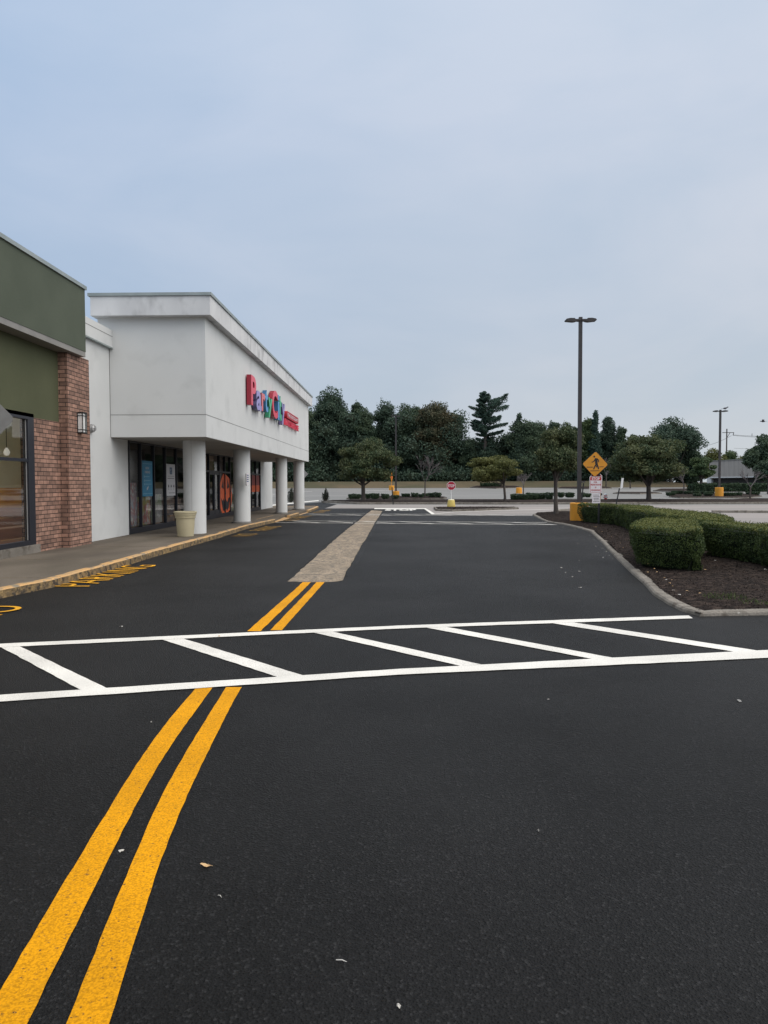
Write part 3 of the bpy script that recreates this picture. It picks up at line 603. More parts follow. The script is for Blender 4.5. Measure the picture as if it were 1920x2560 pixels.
# long median strip beyond the cross road, with its kerb
med = [T(803, 1256.5), T(900, 1260.6), T(1100, 1260.8), T(1400, 1260.8), T(1700, 1260.2), T(1920, 1259.6), (52, 57), (52, 65), T(1920, 1250.5), T(1880, 1250), T(1820, 1252.2), T(1500, 1252.5), T(1100, 1253.3), T(900, 1253), T(850, 1254.5)]
bed('mulch_bed', med, 0.13, M['mulch'], 0, 0.8, 0.06, 3)
kerb('kerb', [(p[0], p[1]-.12) for p in med[:7]], 0.17, 0.15, [M['kerb']], 0.01, 12, step=1.0)
kerb('kerb', med[7:] + [med[0]], 0.15, 0.13, [M['kerb']], 0.01, 13, step=1.0)
def island(px, label_seed, front=3, mound=.05):
    P = [T(*p) for p in px]; bed('mulch_bed', P, 0.11, M['mulch'], 0, 0.9, mound, label_seed)
    kerb('kerb', P + [P[0]], 0.16, 0.12, [M['kerb']], 0.01, 20+label_seed, step=1.0)
island([(866, 1248.2), (985, 1249.3), (1109, 1248.6), (1118, 1246.5), (1098, 1243), (985, 1242.6), (878, 1243)], 4)
island([(1672, 1243.5), (1700, 1246), (1868, 1246), (1905, 1242), (1860, 1236), (1700, 1236)], 5)
island([(1174, 1219.5), (1240, 1222), (1306, 1219.5), (1290, 1216), (1190, 1216)], 6)
island([(1632, 1228), (1690, 1231), (1730, 1228), (1722, 1223), (1650, 1223.5)], 7, mound=0)
island([(1532, 1234.5), (1600, 1235.8), (1655, 1234.5), (1640, 1232), (1545, 1232)], 14, mound=0)
island([(1395, 1221.5), (1470, 1223), (1530, 1221.5), (1520, 1218.5), (1405, 1218.5)], 15)
# weedy triangular island before the stop sign
P = [T(*p) for p in [(1084, 1271), (1088, 1277.5), (1130, 1279), (1200, 1277), (1297, 1273.2), (1290, 1271), (1200, 1270.4)]]
bed('mulch_bed', P, 0.10, M['mulch'], 40, 0.6, 0.02, 9, 0.12); kerb('kerb', P + [P[0]], 0.16, 0.12, [M['kerb']], 0.01, 31, step=.6)
A = T(1781, 1282); B = T(1935, 1283); kerb('kerb', [A, B], 0.3, 0.14, [M['kerb']], 0.01, 33, step=1.0)
kerb('kerb', [T(1395, 1279), T(1435, 1276.5)], 0.3, 0.12, [M['kerb']], 0.01, 34, step=1.0)

# ================================================================ BUILDINGS
XW = -8.3; XF = -5.52; ZS = 3.06
store = thing('party_shop', (XW, 33, 0), 'white rendered party shop with a deep fascia on round columns', 'building')
Y0, Y1 = 21.3, 45.8; YA, YB, YC, YD = 19.28, 22.65, 44.5, 48.8
b = MB()
b.box(-8.6, XW, YA, YB, 0.0, 5.62); b.box(-8.6, XW, YC, YD, 0.0, 5.62); b.box(-8.6, XW, YB, YC, ZS+.02, 5.62)
b.box(-40, -8.6, YD-.3, YD, 0, 5.62); b.box(-40, -8.6, YA, YA+.3, 0, 5.62)
b.build('wall', M['stucco'], store)
MB().box(-8.75, XW+.10, YA, Y0-.002, 5.62, 6.12).build('parapet', M['stucco'], store); MB().box(-8.75, XW+.10, Y1+.002, YD+.1, 5.62, 6.12).build('parapet', M['stucco'], store)
MB().box(XW+.095, XW+.104, YA, Y0-.004, 5.93, 5.945).build('parapet_joint', M['joint'], store)
MB().box(XW+.02, XW+.118, YA, Y0-.004, 5.585, 5.622).build('drip_edge', M['cap'], store)
MB().box(-40, -8.55, YA, YD, 5.45, 5.61).build('roof', M['flash'], store)
fas = MB(); fas.box(-8.62, XF, Y0, Y1, ZS, 6.50); fo = fas.build('fascia', M['stucco'], store)
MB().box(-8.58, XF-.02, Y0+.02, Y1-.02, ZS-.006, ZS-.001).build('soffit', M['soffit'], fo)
j = MB(); j.box(-8.3, XF+.004, Y0-.004, Y0+.01, 3.695, 3.71); j.box(XF-.01, XF+.004, Y0+.01, Y1, 3.695, 3.71); j.build('render_joint', M['joint'], fo)
MB().box(XW-.002, XW+.012, Y0-.012, Y0-.001, ZS, 5.58).build('render_joint', M['joint'], fo)
cor = MB(); cor.bbox(-8.72, XF+.22, Y0-.26, Y1+.2, 6.48, 7.03, 0.012); co = cor.build('cornice', M['stuccod'], store)
cp = MB(); cp.box(-8.78, XF+.26, Y0-.30, Y0+.25, 7.03, 7.115); cp.box(XF-.2, XF+.26, Y0+.25, Y1+.24, 7.03, 7.115); cp.box(-8.78, -8.4, Y0+.25, Y1+.24, 7.03, 7.115); cp.box(-8.4, XF-.2, Y1, Y1+.24, 7.03, 7.115)
cp.build('coping', M['cap'], co)
MB().box(XW+.0, XW+.06, Y0-.3, Y0-.001, 5.9+.22, 5.9+.235).build('bracket', M['black'], store)
# columns
for (x, y, r, plate) in [(-6.40, 23.2, .345, 0), (-6.22, 29.4, .335, 1), (-6.12, 38.8, .30, 1), (-5.95, 44.4, .32, 1)]:
    c_ = MB(); c_.lathe([(r, .15), (r, ZS-.002)], (x, y, 0), 48); ce = c_.build('column', M['stucco'], store, smooth='auto')
    if plate: MB().lathe([(r+.05, .148), (r+.05, .205), (r+.012, .22)], (x-.03, y, 0), 40).build('base_ring', M['flash'], ce, smooth='auto')
    else: MB().box(x-.003, x+.003, y-r-.002, y-r+.01, .9, ZS-.01).build('seam', M['joint'], ce).rotation_euler = (0, 0, 0)
# storefront: frame, panes, things seen through them
mull = [22.70, 23.75, 25.03, 26.28, 27.58, 28.9, 30.1, 31.3, 32.35, 34.25, 35.35, 36.45, 37.6, 38.9, 40.3, 41.75, 43.05, 44.45]
fr = MB()
for y in mull: fr.box(XW-.06, XW+.035, y-.03, y+.03, .33, ZS-.05)
fr.box(XW-.06, XW+.04, YB, YC, .15, .33); fr.box(XW-.06, XW+.04, YB, YC, ZS-.05, ZS+.02)
frame_o = fr.build('shopfront_frame', M['frame'], store)
for a, b_ in ((31.33, 36.42), (40.33, 44.42)): MB().box(XW-.05, XW+.03, a, b_, 2.22, 2.30).build('transom', M['frame'], frame_o)
for a, b_ in zip(mull, mull[1:]):
    MB().add([(XW-.026, a+.03, .331), (XW-.026, b_-.03, .331), (XW-.026, b_-.03, ZS-.051), (XW-.026, a+.03, ZS-.051)], [(0, 1, 2, 3)]).build('window_pane', M['glass'], frame_o)
door = MB()
for (a, b_) in ((32.38, 33.30), (33.34, 34.22)):
    door.box(XW-.05, XW+.02, a, a+.09, .331, 2.219); door.box(XW-.05, XW+.02, b_-.09, b_, .331, 2.219); door.box(XW-.05, XW+.02, a+.09, b_-.09, .331, .52); door.box(XW-.05, XW+.02, a+.09, b_-.09, 2.12, 2.219)
do = door.build('entrance_door', M['frame'], store)
for y in (33.2, 33.44): MB().tube([(XW+.02, y, 1.0), (XW+.07, y, 1.03), (XW+.07, y, 1.5), (XW+.02, y, 1.53)], .012, 6).build('handle', M['gmetal'], do)
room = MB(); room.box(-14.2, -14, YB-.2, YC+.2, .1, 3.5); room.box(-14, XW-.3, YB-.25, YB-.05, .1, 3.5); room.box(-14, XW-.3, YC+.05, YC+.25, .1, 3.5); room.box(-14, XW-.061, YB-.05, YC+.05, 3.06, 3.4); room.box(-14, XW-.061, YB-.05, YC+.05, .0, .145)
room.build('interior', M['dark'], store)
# shelving with coloured stock behind the glass
stock = [mat('stock_%s' % n, c, c2, scale=s, rough=0.6, lo=.4, hi=.6) for n, c, c2, s in [
    ('mixed', (0.60, 0.12, 0.16), (0.25, 0.34, 0.45), 5), ('yellow', (0.80, 0.72, 0.22), (0.75, 0.30, 0.25), 4), ('green', (0.40, 0.50, 0.26), (0.45, 0.36, 0.30), 3), ('brown', (0.45, 0.28, 0.18), (0.25, 0.18, 0.15), 2), ('teal', (0.50, 0.75, 0.80), (0.3, 0.5, 0.55), 3)]]
rg = random.Random(12)
for i, (a, b_) in enumerate([(22.9, 23.6), (24.0, 24.9), (25.3, 26.1), (26.5, 27.4), (28.0, 30.0), (33.5, 33.9), (36.7, 37.5), (38.4, 40.1), (42.1, 44.2)]):
    s = MB(); z = .25; X0 = XW-.75
    while z < (1.55 if i < 2 else 1.2):
        y = a
        while y < b_-.05:
            w_ = rg.uniform(.10, .24); h_ = rg.uniform(.14, .30); s.bbox(X0-rg.uniform(0, .2), X0+.2, y, min(b_, y+w_*.92), z, z+h_, .006); y += w_
        s.box(X0-.25, X0+.22, a, b_, z-.03, z-.004); z += .34
    s.build('display_stock', stock[[0, 1, 2, 3, 3, 4, 3, 2, 3][i]], store)
for (a, b_, z1, c1, c2, sc) in ((22.76, 23.70, 1.75, (0.42, 0.10, 0.10), (0.30, 0.32, 0.36), 4), (23.80, 24.98, 1.28, (0.55, 0.50, 0.16), (0.60, 0.22, 0.20), 3.5), (25.10, 26.2, 1.35, (0.36, 0.42, 0.26), (0.40, 0.36, 0.33), 2)):
    MB().box(XW-.14, XW-.12, a, b_, .36, z1).build('window_display', mat('display_print', c1, c2, scale=sc, rough=.6, lo=.42, hi=.58, stain=(0.62, 0.60, 0.52), sscale=6, slo=.54, shi=.62), store)
bp = MB(); bp.box(XW-.25, XW-.22, 32.45, 34.1, 2.32, 2.98); bp.build('notice_panel', mat('brown_panel', (0.5, 0.34, 0.22), rough=.8), store)
# posters in the windows
def poster(y0, y1, z0, z1, m, label):
    return MB().box(XW-.018, XW-.008, y0, y1, z0, z1).build('poster', m, store, label=label)
def wt(s, y, z, w_, h_, m, parent, x=XW-.0075, name='lettering', bold=.02):
    me = textmesh(s, w_, h_, 0, bold); mb = MB(); mb.add([(x+.0012, y+p.co.x, z+p.co.y) for p in me.vertices], [tuple(f.vertices) for f in me.polygons]); return mb.build(name, m, parent)
blue = mat('poster_blue', (0.035, 0.20, 0.34), (0.045, 0.24, 0.40), scale=3, rough=.5); dblue = mat('poster_dark_blue', (0.02, 0.07, 0.16), rough=.5); pw = mat('poster_white', (0.48, 0.48, 0.50), rough=.5)
lblue = mat('poster_pale_blue', (0.22, 0.40, 0.50), rough=.5)
p = poster(23.93, 24.93, 1.30, 2.47, blue, 'tall blue window poster with white lettering')
q = MB(); q.box(XW-.0075, XW-.0062, 23.97, 24.89, 2.37, 2.385); q.box(XW-.0075, XW-.0062, 23.97, 24.89, 1.38, 1.395)
for z, wd in ((1.95, .52), (1.82, .60), (1.70, .70)): q.box(XW-.0075, XW-.0062, 24.10, 24.16, z-.035, z+.035); q.box(XW-.0075, XW-.0062, 24.18, 24.12+wd, z-.008, z+.012)
q.build('poster_rule', lblue, p)
wt('NOW', 24.25, 2.19, .34, .085, pw, p); wt('HIRING', 24.18, 2.06, .50, .085, pw, p)
q = MB(); q.plate([(0, 0), (.10, .02), (.18, .10), (.15, .16), (.08, .10), (.02, .09)], (XW-.0075, 24.34, 1.50), (0, 1, 0), (0, 0, 1), (1, 0, 0), .0012); q.build('poster_picture', pw, p)
p = poster(26.42, 27.48, 1.28, 2.43, pw, 'tall white window poster with a blue box near the top')
q = MB(); q.box(XW-.0075, XW-.006, 26.83, 27.10, 2.06, 2.31); q.build('poster_box', dblue, p)
wt('BT', 26.88, 2.19, .16, .07, pw, p, x=XW-.0062); wt('S', 26.92, 2.09, .09, .07, pw, p, x=XW-.0062)
q = MB(); q.box(XW-.0075, XW-.0062, 26.58, 27.36, 1.985, 1.995); q.box(XW-.0075, XW-.0062, 26.55, 27.36, 1.90, 1.92); q.box(XW-.0075, XW-.0062, 26.70, 27.40, 1.375, 1.39)
for y in (26.62, 26.92, 27.24): q.plate([(0, 0), (.10, .0), (.12, .05), (.07, .11), (.02, .09)], (XW-.0075, y, 1.58), (0, 1, 0), (0, 0, 1), (1, 0, 0), .0012); q.box(XW-.0075, XW-.0062, y+.01, y+.10, 1.50, 1.512); q.box(XW-.0075, XW-.0062, y+.01, y+.08, 1.535, 1.547)
q.build('poster_print', M['sblack'], p)
# orange window vinyls: a carved pumpkin face and a banded panel
org = mat('orange_vinyl', (0.66, 0.12, 0.035), (0.56, 0.10, 0.035), scale=2, rough=.5); orgd = mat('dim_orange_vinyl', (0.22, 0.035, 0.03), rough=.5)
def vinyl(pts, m, parent, name, x=XW-.018, label=None):
    return MB().plate(pts, (x, 0, 0), (0, 1, 0), (0, 0, 1), (1, 0, 0), .003).build(name, m, parent, label=label)
pk = [(35.55+1.42*math.cos(t)*(.92 if math.sin(t) > 0 else 1), 1.20+.98*math.sin(t)*(1 - .05*math.cos(5*t))) for t in np.linspace(0, 2*math.pi, 40)[:-1]]
v = vinyl(pk, org, store, 'window_decal', label='large orange pumpkin face decal')
for pts in ([(34.75, 1.55), (35.25, 1.45), (35.1, 1.95)], [(35.85, 1.45), (36.35, 1.55), (36.0, 1.95)], [(35.4, 1.2), (35.7, 1.2), (35.55, 1.42)],
            [(34.6, 1.05), (34.95, .9), (35.1, 1.02), (35.35, .82), (35.6, .98), (35.9, .82), (36.1, 1.0), (36.5, 1.08), (36.2, .55), (35.8, .40), (35.65, .52), (35.4, .36), (35.0, .45)]):
    vinyl(pts, M['sblack'], v, 'decal_cutout', x=XW-.0145)
v = vinyl([(40.4, 1.24), (44.3, 1.24), (44.3, 1.62), (40.4, 1.62)], org, store, 'window_decal', label='bright orange band decal')
vinyl([(40.4, 1.625), (44.3, 1.625), (44.3, 2.20), (40.4, 2.20)], orgd, store, 'window_decal', label='dim red panel decal above the orange band')

# the lettering of the shop sign
def letter(ch, y0, y1, z0, z1, face, side, dep=.17, bold=.028):
    me = textmesh(ch, y1-y0, z1-z0, dep, bold); mb = MB(); X = XF+.045
    vs = [(X+p.co.z, y0+p.co.x, z0+p.co.y) for p in me.vertices]
    fs = [tuple(f.vertices) for f in me.polygons]; mi = []
    for f in fs: mi.append(0 if all(vs[i][0] > X+dep-.001 for i in f) else 1)
    mb.v = vs; mb.f = fs; mb.m = mi; return mb.build('sign_letter', [face, side], sgn)
def pm(n, c, k=.45): return mat(n, c, rough=.35, spec=.5), mat(n+'_side', tuple(a*k for a in c), rough=.45)
sgn = thing('shop_sign', (XF, 32, 5.1), 'multicoloured channel letters of the party shop on its white fascia', 'shop sign')
RED = pm('letter_red', (0.72, 0.055, 0.10), .42); LAV = pm('letter_lavender', (0.32, 0.28, 0.58), .30); PINK = pm('letter_coral', (0.70, 0.16, 0.18), .4); BLU = pm('letter_blue', (0.08, 0.30, 0.60), .42)
GRN = pm('letter_green', (0.05, 0.42, 0.22), .42)
def LT(ch, xa, xb, ya, yb, cm, yl=None):                   # photo columns of the face, top at xa, foot at xb
    X = XF+.215; y0 = XP(xa, 1000, X)[0]; y1 = XP(xb, 1000, X)[0]; zt_ = XP(xa, ya, X)[1]; zb = XP(xb, yb, X)[1]; letter(ch, y0, y1, zb, zt_, *cm)
LT('P', 628.5, 641, 936.5, 1018, RED); LT('a', 641.3, 654, 973.5, 1030, LAV); LT('r', 654.6, 663.4, 981, 1031, PINK); LT('t', 663.0, 670.5, 972.5, 1032, BLU); LT('y', 671, 681, 992, 1048, GRN)
LT('C', 681, 694.5, 971, 1049, RED); LT('i', 694.8, 699, 986, 1051, BLU); LT('t', 698, 704, 988, 1053, GRN); LT('y', 704.6, 712.5, 1006, 1065, LAV)
X = XF+.05; ya = XP(712.3, 1000, XF+.1)[0]; yb = XP(741.5, 1000, XF+.1)[0]
zc = 5.05; pts = []
for (cy, sg) in ((yb-.15, 1), (ya+.15, -1)):
    for t in np.linspace(-math.pi/2, math.pi/2, 9): pts.append((cy+sg*.15*math.cos(t), zc+.165*math.sin(t)*sg))
pn = MB().plate(pts, (X, 0, 0), (0, 1, 0), (0, 0, 1), (1, 0, 0), .14).build('sign_panel', mat('sign_panel_red', (0.42, 0.02, 0.035), rough=.4), sgn)
me = textmesh('THE DISCOUNT', yb-ya-.5, .15, 0, .02); MB().add([(X+.143, ya+.25+p.co.x, zc-.075+p.co.y) for p in me.vertices], [tuple(f.vertices) for f in me.polygons]).build('lettering', M['swhite'], pn)
yb2 = XP(744.5, 1000, XF+.1)[0]; me = textmesh('PARTY SUPERSTORE', yb2-ya+.1, .30, .09, .03)
MB().add([(X+p.co.z, ya-.1+p.co.x, 4.54+p.co.y) for p in me.vertices], [tuple(f.vertices) for f in me.polygons]).build('sign_lettering', RED[0], sgn)

# ---- restaurant at the left
XB = -8.05; XG = -8.28; YE = 18.7
rest = thing('brick_restaurant', (XB, 12, 0), 'restaurant with green rendered fascia over brick piers and black window', 'building')
pier = MB().box(-8.6, XB, 18.0, 19.27, .1, 4.93).build('pier', M['brick'], rest)
MB().box(-8.6, XG, 16.75, 17.999, .1, 3.22).build('wall', M['brick'], rest, label='brick wall beside the window')
MB().box(-8.6, XG, -6, 17.999, 3.221, 4.93).build('wall', M['greenl'], rest, label='olive rendered wall over the window')
MB().box(-40, -8.6, 18.5, 18.7, 0, 5.0).build('wall', M['brick'], rest)
fb = MB().box(-8.75, XB+.16, -6, 18.72, 5.045, 6.60).build('fascia', M['green'], rest)
MB().box(-8.74, XB+.15, -6, 18.715, 4.915, 5.044).build('fascia_trim', M['flash'], fb)
MB().box(-8.8, XB+.2, -6, 18.76, 6.60, 6.69).build('coping', M['cap'], fb)
MB().box(-40, -8.76, -6, 18.7, 5.9, 6.0).build('roof', M['flash'], rest)
wf = MB(); wf.box(XG-.12, XG-.0, 16.47, 16.75, .34, 3.30); wf.box(XG-.12, XG, -6, 16.47, 3.16, 3.30); wf.box(XG-.12, XG, -6, 16.47, .34, .44); wf.box(XG-.10, XG-.01, -6, 16.47, 2.21, 2.28)
for y in (14.4, 12.2): wf.box(XG-.10, XG-.01, y-.04, y+.04, .44, 3.16)
wfo = wf.build('window_frame', M['frame'], rest)
for za, zb in ((.441, 2.209), (2.281, 3.159)): MB().add([(XG-.065, -6, za), (XG-.065, 16.47, za), (XG-.065, 16.47, zb), (XG-.065, -6, zb)], [(0, 1, 2, 3)]).build('window_pane', M['glass2'], wfo)
MB().box(XG-.05, XG-.04, 16.435, 16.469, .45, 3.15).build('glazing_bead', M['gmetal'], wfo)
MB().box(-8.6, XG+.05, -6, 16.85, .12, .335).build('sill', M['kerb'], rest)
rm = MB(); rm.box(-11.2, -11.0, -6, 18, .1, 3.4); rm.box(-11, -8.42, 17.6, 17.8, .1, 3.4); rm.box(-11, -8.42, -6, 17.6, 3.35, 3.45); rm.box(-11, -8.42, -6, 17.6, .05, .2)
rm.build('interior', mat('beige_interior', (0.86, 0.87, 0.76), (0.82, 0.83, 0.72), scale=1, rough=.9), rest)
pan = MB(); pan.box(-10.99, -10.95, -6, 17.55, .2, 1.9); pan.box(-10.94, -8.5, 17.55, 17.59, .2, 1.62)
pan.build('panelling', mat('amber_panelling', (0.80, 0.42, 0.05), (0.60, 0.26, 0.05), scale=2.5, rough=.5, stretch=(1, .2, 3)), rest)
MB().box(-10.9, -8.5, 17.50, 17.545, .2, 1.15).build('panelling', mat('brown_panelling', (0.40, 0.16, 0.08), (0.26, 0.12, 0.07), scale=3, rough=.5, stretch=(.2, 1, 3)), rest)
t = thing('pendant_lamp', (-9.0, 16.9, 2.5), 'small pale pendant lamp inside the restaurant window', 'lamp')
MB().lathe([(.001, 2.36), (.05, 2.38), (.075, 2.44), (.05, 2.50), (.02, 2.55)], (-9.0, 16.9, 0), 20).build('globe', mat('lit_globe', (.9, .88, .8), emit=(1, .95, .85, 0.35)), t, smooth=True); MB().tube([(-9.0, 16.9, 2.55), (-9.0, 16.9, 3.34)], .008, 6).build('cord', M['black'], t)
for k, (x, y) in enumerate([(-9.3, 16.4), (-9.3, 14.6)]):
    t = thing('cafe_table', (x, y, .2), ['brown cafe table inside the restaurant window nearest the brick wall', 'second brown cafe table behind the restaurant window'][k], 'table', 'cafe tables')
    MB().bbox(x-.6, x+.45, y-.45, y+.45, .92, .96, .01).build('tabletop', mat('table_wood', (0.30, 0.15, 0.07), rough=.4), t)
    MB().lathe([(.28, .2), (.28, .22), (.04, .24), (.04, .92)], (x, y, 0), 20).build('pedestal', M['black'], t)

# wall lamp on the pier
y = 18.62; t = thing('wall_lamp', (XB, y, 3.25), 'black framed box lantern on the brick pier', 'lamp')
q = MB(); q.box(XB, XB+.02, y-.12, y+.12, 3.0, 3.50)
for yy in (-.125, .110): q.box(XB+.135, XB+.15, y+yy, y+yy+.015, 3.0, 3.50)
for zz in (3.0, 3.07, 3.42, 3.485): q.box(XB+.136, XB+.151, y-.11, y+.11, zz, zz+.015); q.box(XB+.02, XB+.136, y-.126, y-.114, zz, zz+.015); q.box(XB+.02, XB+.136, y+.114, y+.126, zz, zz+.015)
q.box(XB+.02, XB+.155, y-.13, y+.13, 2.985, 3.0); q.box(XB+.02, XB+.155, y-.13, y+.13, 3.50, 3.52); q.box(XB+.137, XB+.1515, y+.04, y+.052, 3.015, 3.485)
q.build('frame', M['black'], t); MB().box(XB+.021, XB+.134, y-.112, y+.112, 3.001, 3.499).build('diffuser', mat('lamp_diffuser', (0.72, 0.72, 0.70), rough=.4), t)
# round bulkhead light on the white wall
yy, zz = XP(236, 1071, XW+.12); t = thing('bulkhead_light', (XW, yy, zz), 'small round caged bulkhead light on the white wall', 'lamp')
def ring_x(r, x, n=20, rr=.006): return [(x, yy+r*math.cos(a), zz+r*math.sin(a)) for a in np.linspace(0, 2*math.pi, n)]
q = MB(); q.tube([(XW, yy, zz), (XW+.05, yy, zz), (XW+.07, yy, zz)], [.12, .12, .095], 24); q.build('housing', M['gmetal'], t, smooth='auto')
q = MB(); q.tube([(XW+.07, yy, zz), (XW+.11, yy, zz), (XW+.135, yy, zz), (XW+.145, yy, zz)], [.09, .08, .05, .01], 20); q.build('lens', M['wmetal'], t, smooth=True)
q = MB(); q.tube(ring_x(.06, XW+.145), .006, 6); q.tube(ring_x(.10, XW+.10), .006, 6)
for a in np.linspace(0, math.pi, 4)[:-1]: q.tube([(XW+.05, yy-.11*math.cos(a), zz-.11*math.sin(a)), (XW+.145, yy-.06*math.cos(a), zz-.06*math.sin(a)), (XW+.165, yy, zz), (XW+.145, yy+.06*math.cos(a), zz+.06*math.sin(a)), (XW+.05, yy+.11*math.cos(a), zz+.11*math.sin(a))], .006, 6)
q.build('cage', M['gmetal'], t)

# planter
px_, py_ = G(464, 1341, .15); t = thing('planter', (px_, py_, .15), 'empty beige round planter beside the nearest white column', 'planter')
MB().lathe([(.225, .15), (.235, .16), (.265, .55), (.275, .70), (.295, .70), (.30, .735), (.29, .74), (.30, .775), (.31, .78), (.315, .83), (.33, .84), (.335, .88), (.325, .895), (.295, .895), (.285, .80), (.28, .74)], (px_, py_, 0), 56).build('pot', M['pot'], t, smooth='auto')
MB().lathe([(.27, .76), (.283, .80), (.10, .83), (.001, .835)], (px_, py_, 0), 24).build('soil', M['mulch'], t)
# notice on the second column
t = thing('column_notice', (-5.84, 28.75, 1.9), 'small white notice standing off the second column', 'sign')
nb = MB(); nb.bbox(-5.862, -5.850, 28.52, 28.98, 1.66, 2.12, .004); nb.build('plate', M['swhite'], t); q = MB()
for z in (2.02, 1.94, 1.86, 1.78): q.box(-5.8495, -5.848, 28.58, 28.92, z, z+.035)
q.build('print', dblue, t); MB().box(-5.90, -5.863, 28.60, 28.64, 1.64, 2.10).build('bracket', M['black'], t)

# far grey building, right
t = thing('grey_building', (63, 140, 1), 'low building with tall grey ribbed fascia beyond the trees', 'building')
u = Vector((2.9, -21.5, 0)); A = Vector((62.5, 150, 0)); un = u.normalized(); dn = Vector((-un.y, un.x, 0))
def obox(mb, s0, s1, d0, d1, z0, z1):
    P = [A + un*s + dn*d for s, d in ((s0, d0), (s1, d0), (s1, d1), (s0, d1))]; return mb.prism([(p.x, p.y) for p in P], z0, z1)
LU = u.length
obox(MB(), 0, LU, 0, 26, 2.85, 5.95).build('fascia', M['farw'], t); obox(MB(), .5, LU, .6, 26, .5, 2.62).build('wall', M['farb'], t)
obox(MB(), -.1, LU, -.06, 26, 2.63, 2.849).build('trim', M['wmetal'], t); obox(MB(), -.1, LU, -.08, 26.1, 5.951, 6.1).build('coping', M['flash'], t)
obox(MB(), -1.2, .499, .2, 3, .5, 2.629).build('corner_post', M['wmetal'], t)

# ================================================================ STREET FURNITURE
def lamp(x, y, zb, top, label, bw=.76, bh=.75, pw_=.15, span=1.23, base_z=0.0, rz=0.0):
    z = zt(x, y) + zb; t = thing('street_lamp', (x, y, z), label, 'street lamp', 'lamps of the parking lot')
    MB().lathe([(bw/2, -.05), (bw/2, bh-.03), (bw/2-.03, bh)], (x, y, z), 32).build('concrete_base', M['conc'], t, smooth='auto')
    p = MB(); h = pw_/2; p.box(x-h-.06, x+h+.06, y-h-.06, y+h+.06, z+bh, z+bh+.04)
    zz0, zz1 = z+bh, top; a = h; b = h*.92
    p.add([(x-a, y-a, zz0), (x+a, y-a, zz0), (x+a, y+a, zz0), (x-a, y+a, zz0), (x-b, y-b, zz1), (x+b, y-b, zz1), (x+b, y+b, zz1), (x-b, y+b, zz1)], [(3,2,1,0),(4,5,6,7),(0,1,5,4),(1,2,6,5),(2,3,7,6),(3,0,4,7)])
    p.build('pole', M['pole'], t)
    c, s_ = math.cos(rz), math.sin(rz)
    for sg in (-1, 1):
        pr = [(.0, -.17, -.10), (.12, -.16, -.10), (.20, -.19, -.12), (.30, -.20, -.13), (span/2*.96, -.17, -.105), (span/2, -.13, -.10), (span/2*.93, -.085, -.085), (.42, -.055, -.06), (.24, -.06, -.06), (.20, -.10, -.10), (0, -.10, -.10)]
        prof = [(u_, v_) for u_, v_, _ in pr]; prof = [(u_ + b*.5, v_) for u_, v_ in prof]
        m = MB().plate(prof, (x, y, top), (sg*c, sg*s_, 0), (0, 0, 1), (-s_, c, 0), .30)
        m.v = [(v[0]+s_*.15, v[1]-c*.15, v[2]) for v in m.v]; m.build('lamp_head', M['pole'], t)
    return t
def base_at(px, py, z=0.0):
    return T(px, py, z)
a = at(1447.5, 1302, 31.6); lamp(a[0], 31.6, .12, at(1447.5, 793, 31.6)[1], 'tallest lamp post with its orange base behind the near hedge end')
a = T(1797.8, 1240.5, .15); lamp(a[0], a[1], .12, at(1800, 1024.5, a[1])[1], 'lamp post with a bird on it before the grey building', bw=.74, bh=.85, pw_=.17, span=1.25)
bird_z = at(1800, 1024.5, a[1])[1]; bird_xy = (a[0]+.43, a[1])
a = T(990, 1240.5, .15); lamp(a[0], a[1], .05, at(988, 1037, a[1])[1], 'lamp post standing among low hedges before the dense wood', bw=.64, bh=.6, pw_=.16, span=.75)
def drum(px, py, d, h, label, name='concrete_base', taper=.9, m='conc'):
    x, y = T(px, py); z = zt(x, y); return MB().lathe([(d/2, -.05), (d/2, .06), (d/2*taper, h-.04), (d/2*taper-.04, h)], (x, y, z), 28).build(name, M[m], smooth='auto', label=label, cat='base', group='yellow concrete bases in the lot')
drum(1297.5, 1233.5, .72, .66, 'tapered orange concrete base beside a bare little tree'); drum(1723, 1222.5, .66, .62, 'farthest small orange base at the edge of the lot')
# sign seen edge on, its post set in a base
x, y = T(979, 1225.6); z = zt(x, y); t = thing('warning_sign', (x, y, z), 'diamond sign seen almost edge on, its post in an orange base', 'sign', 'yellow concrete bases in the lot')
t['group'] = 'signs'; MB().lathe([(.37, -.05), (.37, .60), (.34, .64)], (x, y, z), 24).build('concrete_base', M['conc'], t, smooth='auto')
zc_ = at(979, 1193, y)[1]; MB().box(x-.03, x+.03, y-.03, y+.03, z+.64, zc_).build('post', M['orange'], t)
u_ = Vector((.24, .97, 0)); MB().plate([(-.66, 0), (0, -.66), (.66, 0), (0, .66)], (x, y, zc_), u_, (0, 0, 1), (u_.y, -u_.x, 0), .02).build('plate', M['orange'], t)
MB().plate([(-.3, 0), (0, -.45), (.3, 0), (0, .45)], (x+.025, y-.006, zc_), u_, (0, 0, 1), (u_.y, -u_.x, 0), .004).build('symbol', M['sredb'], t)

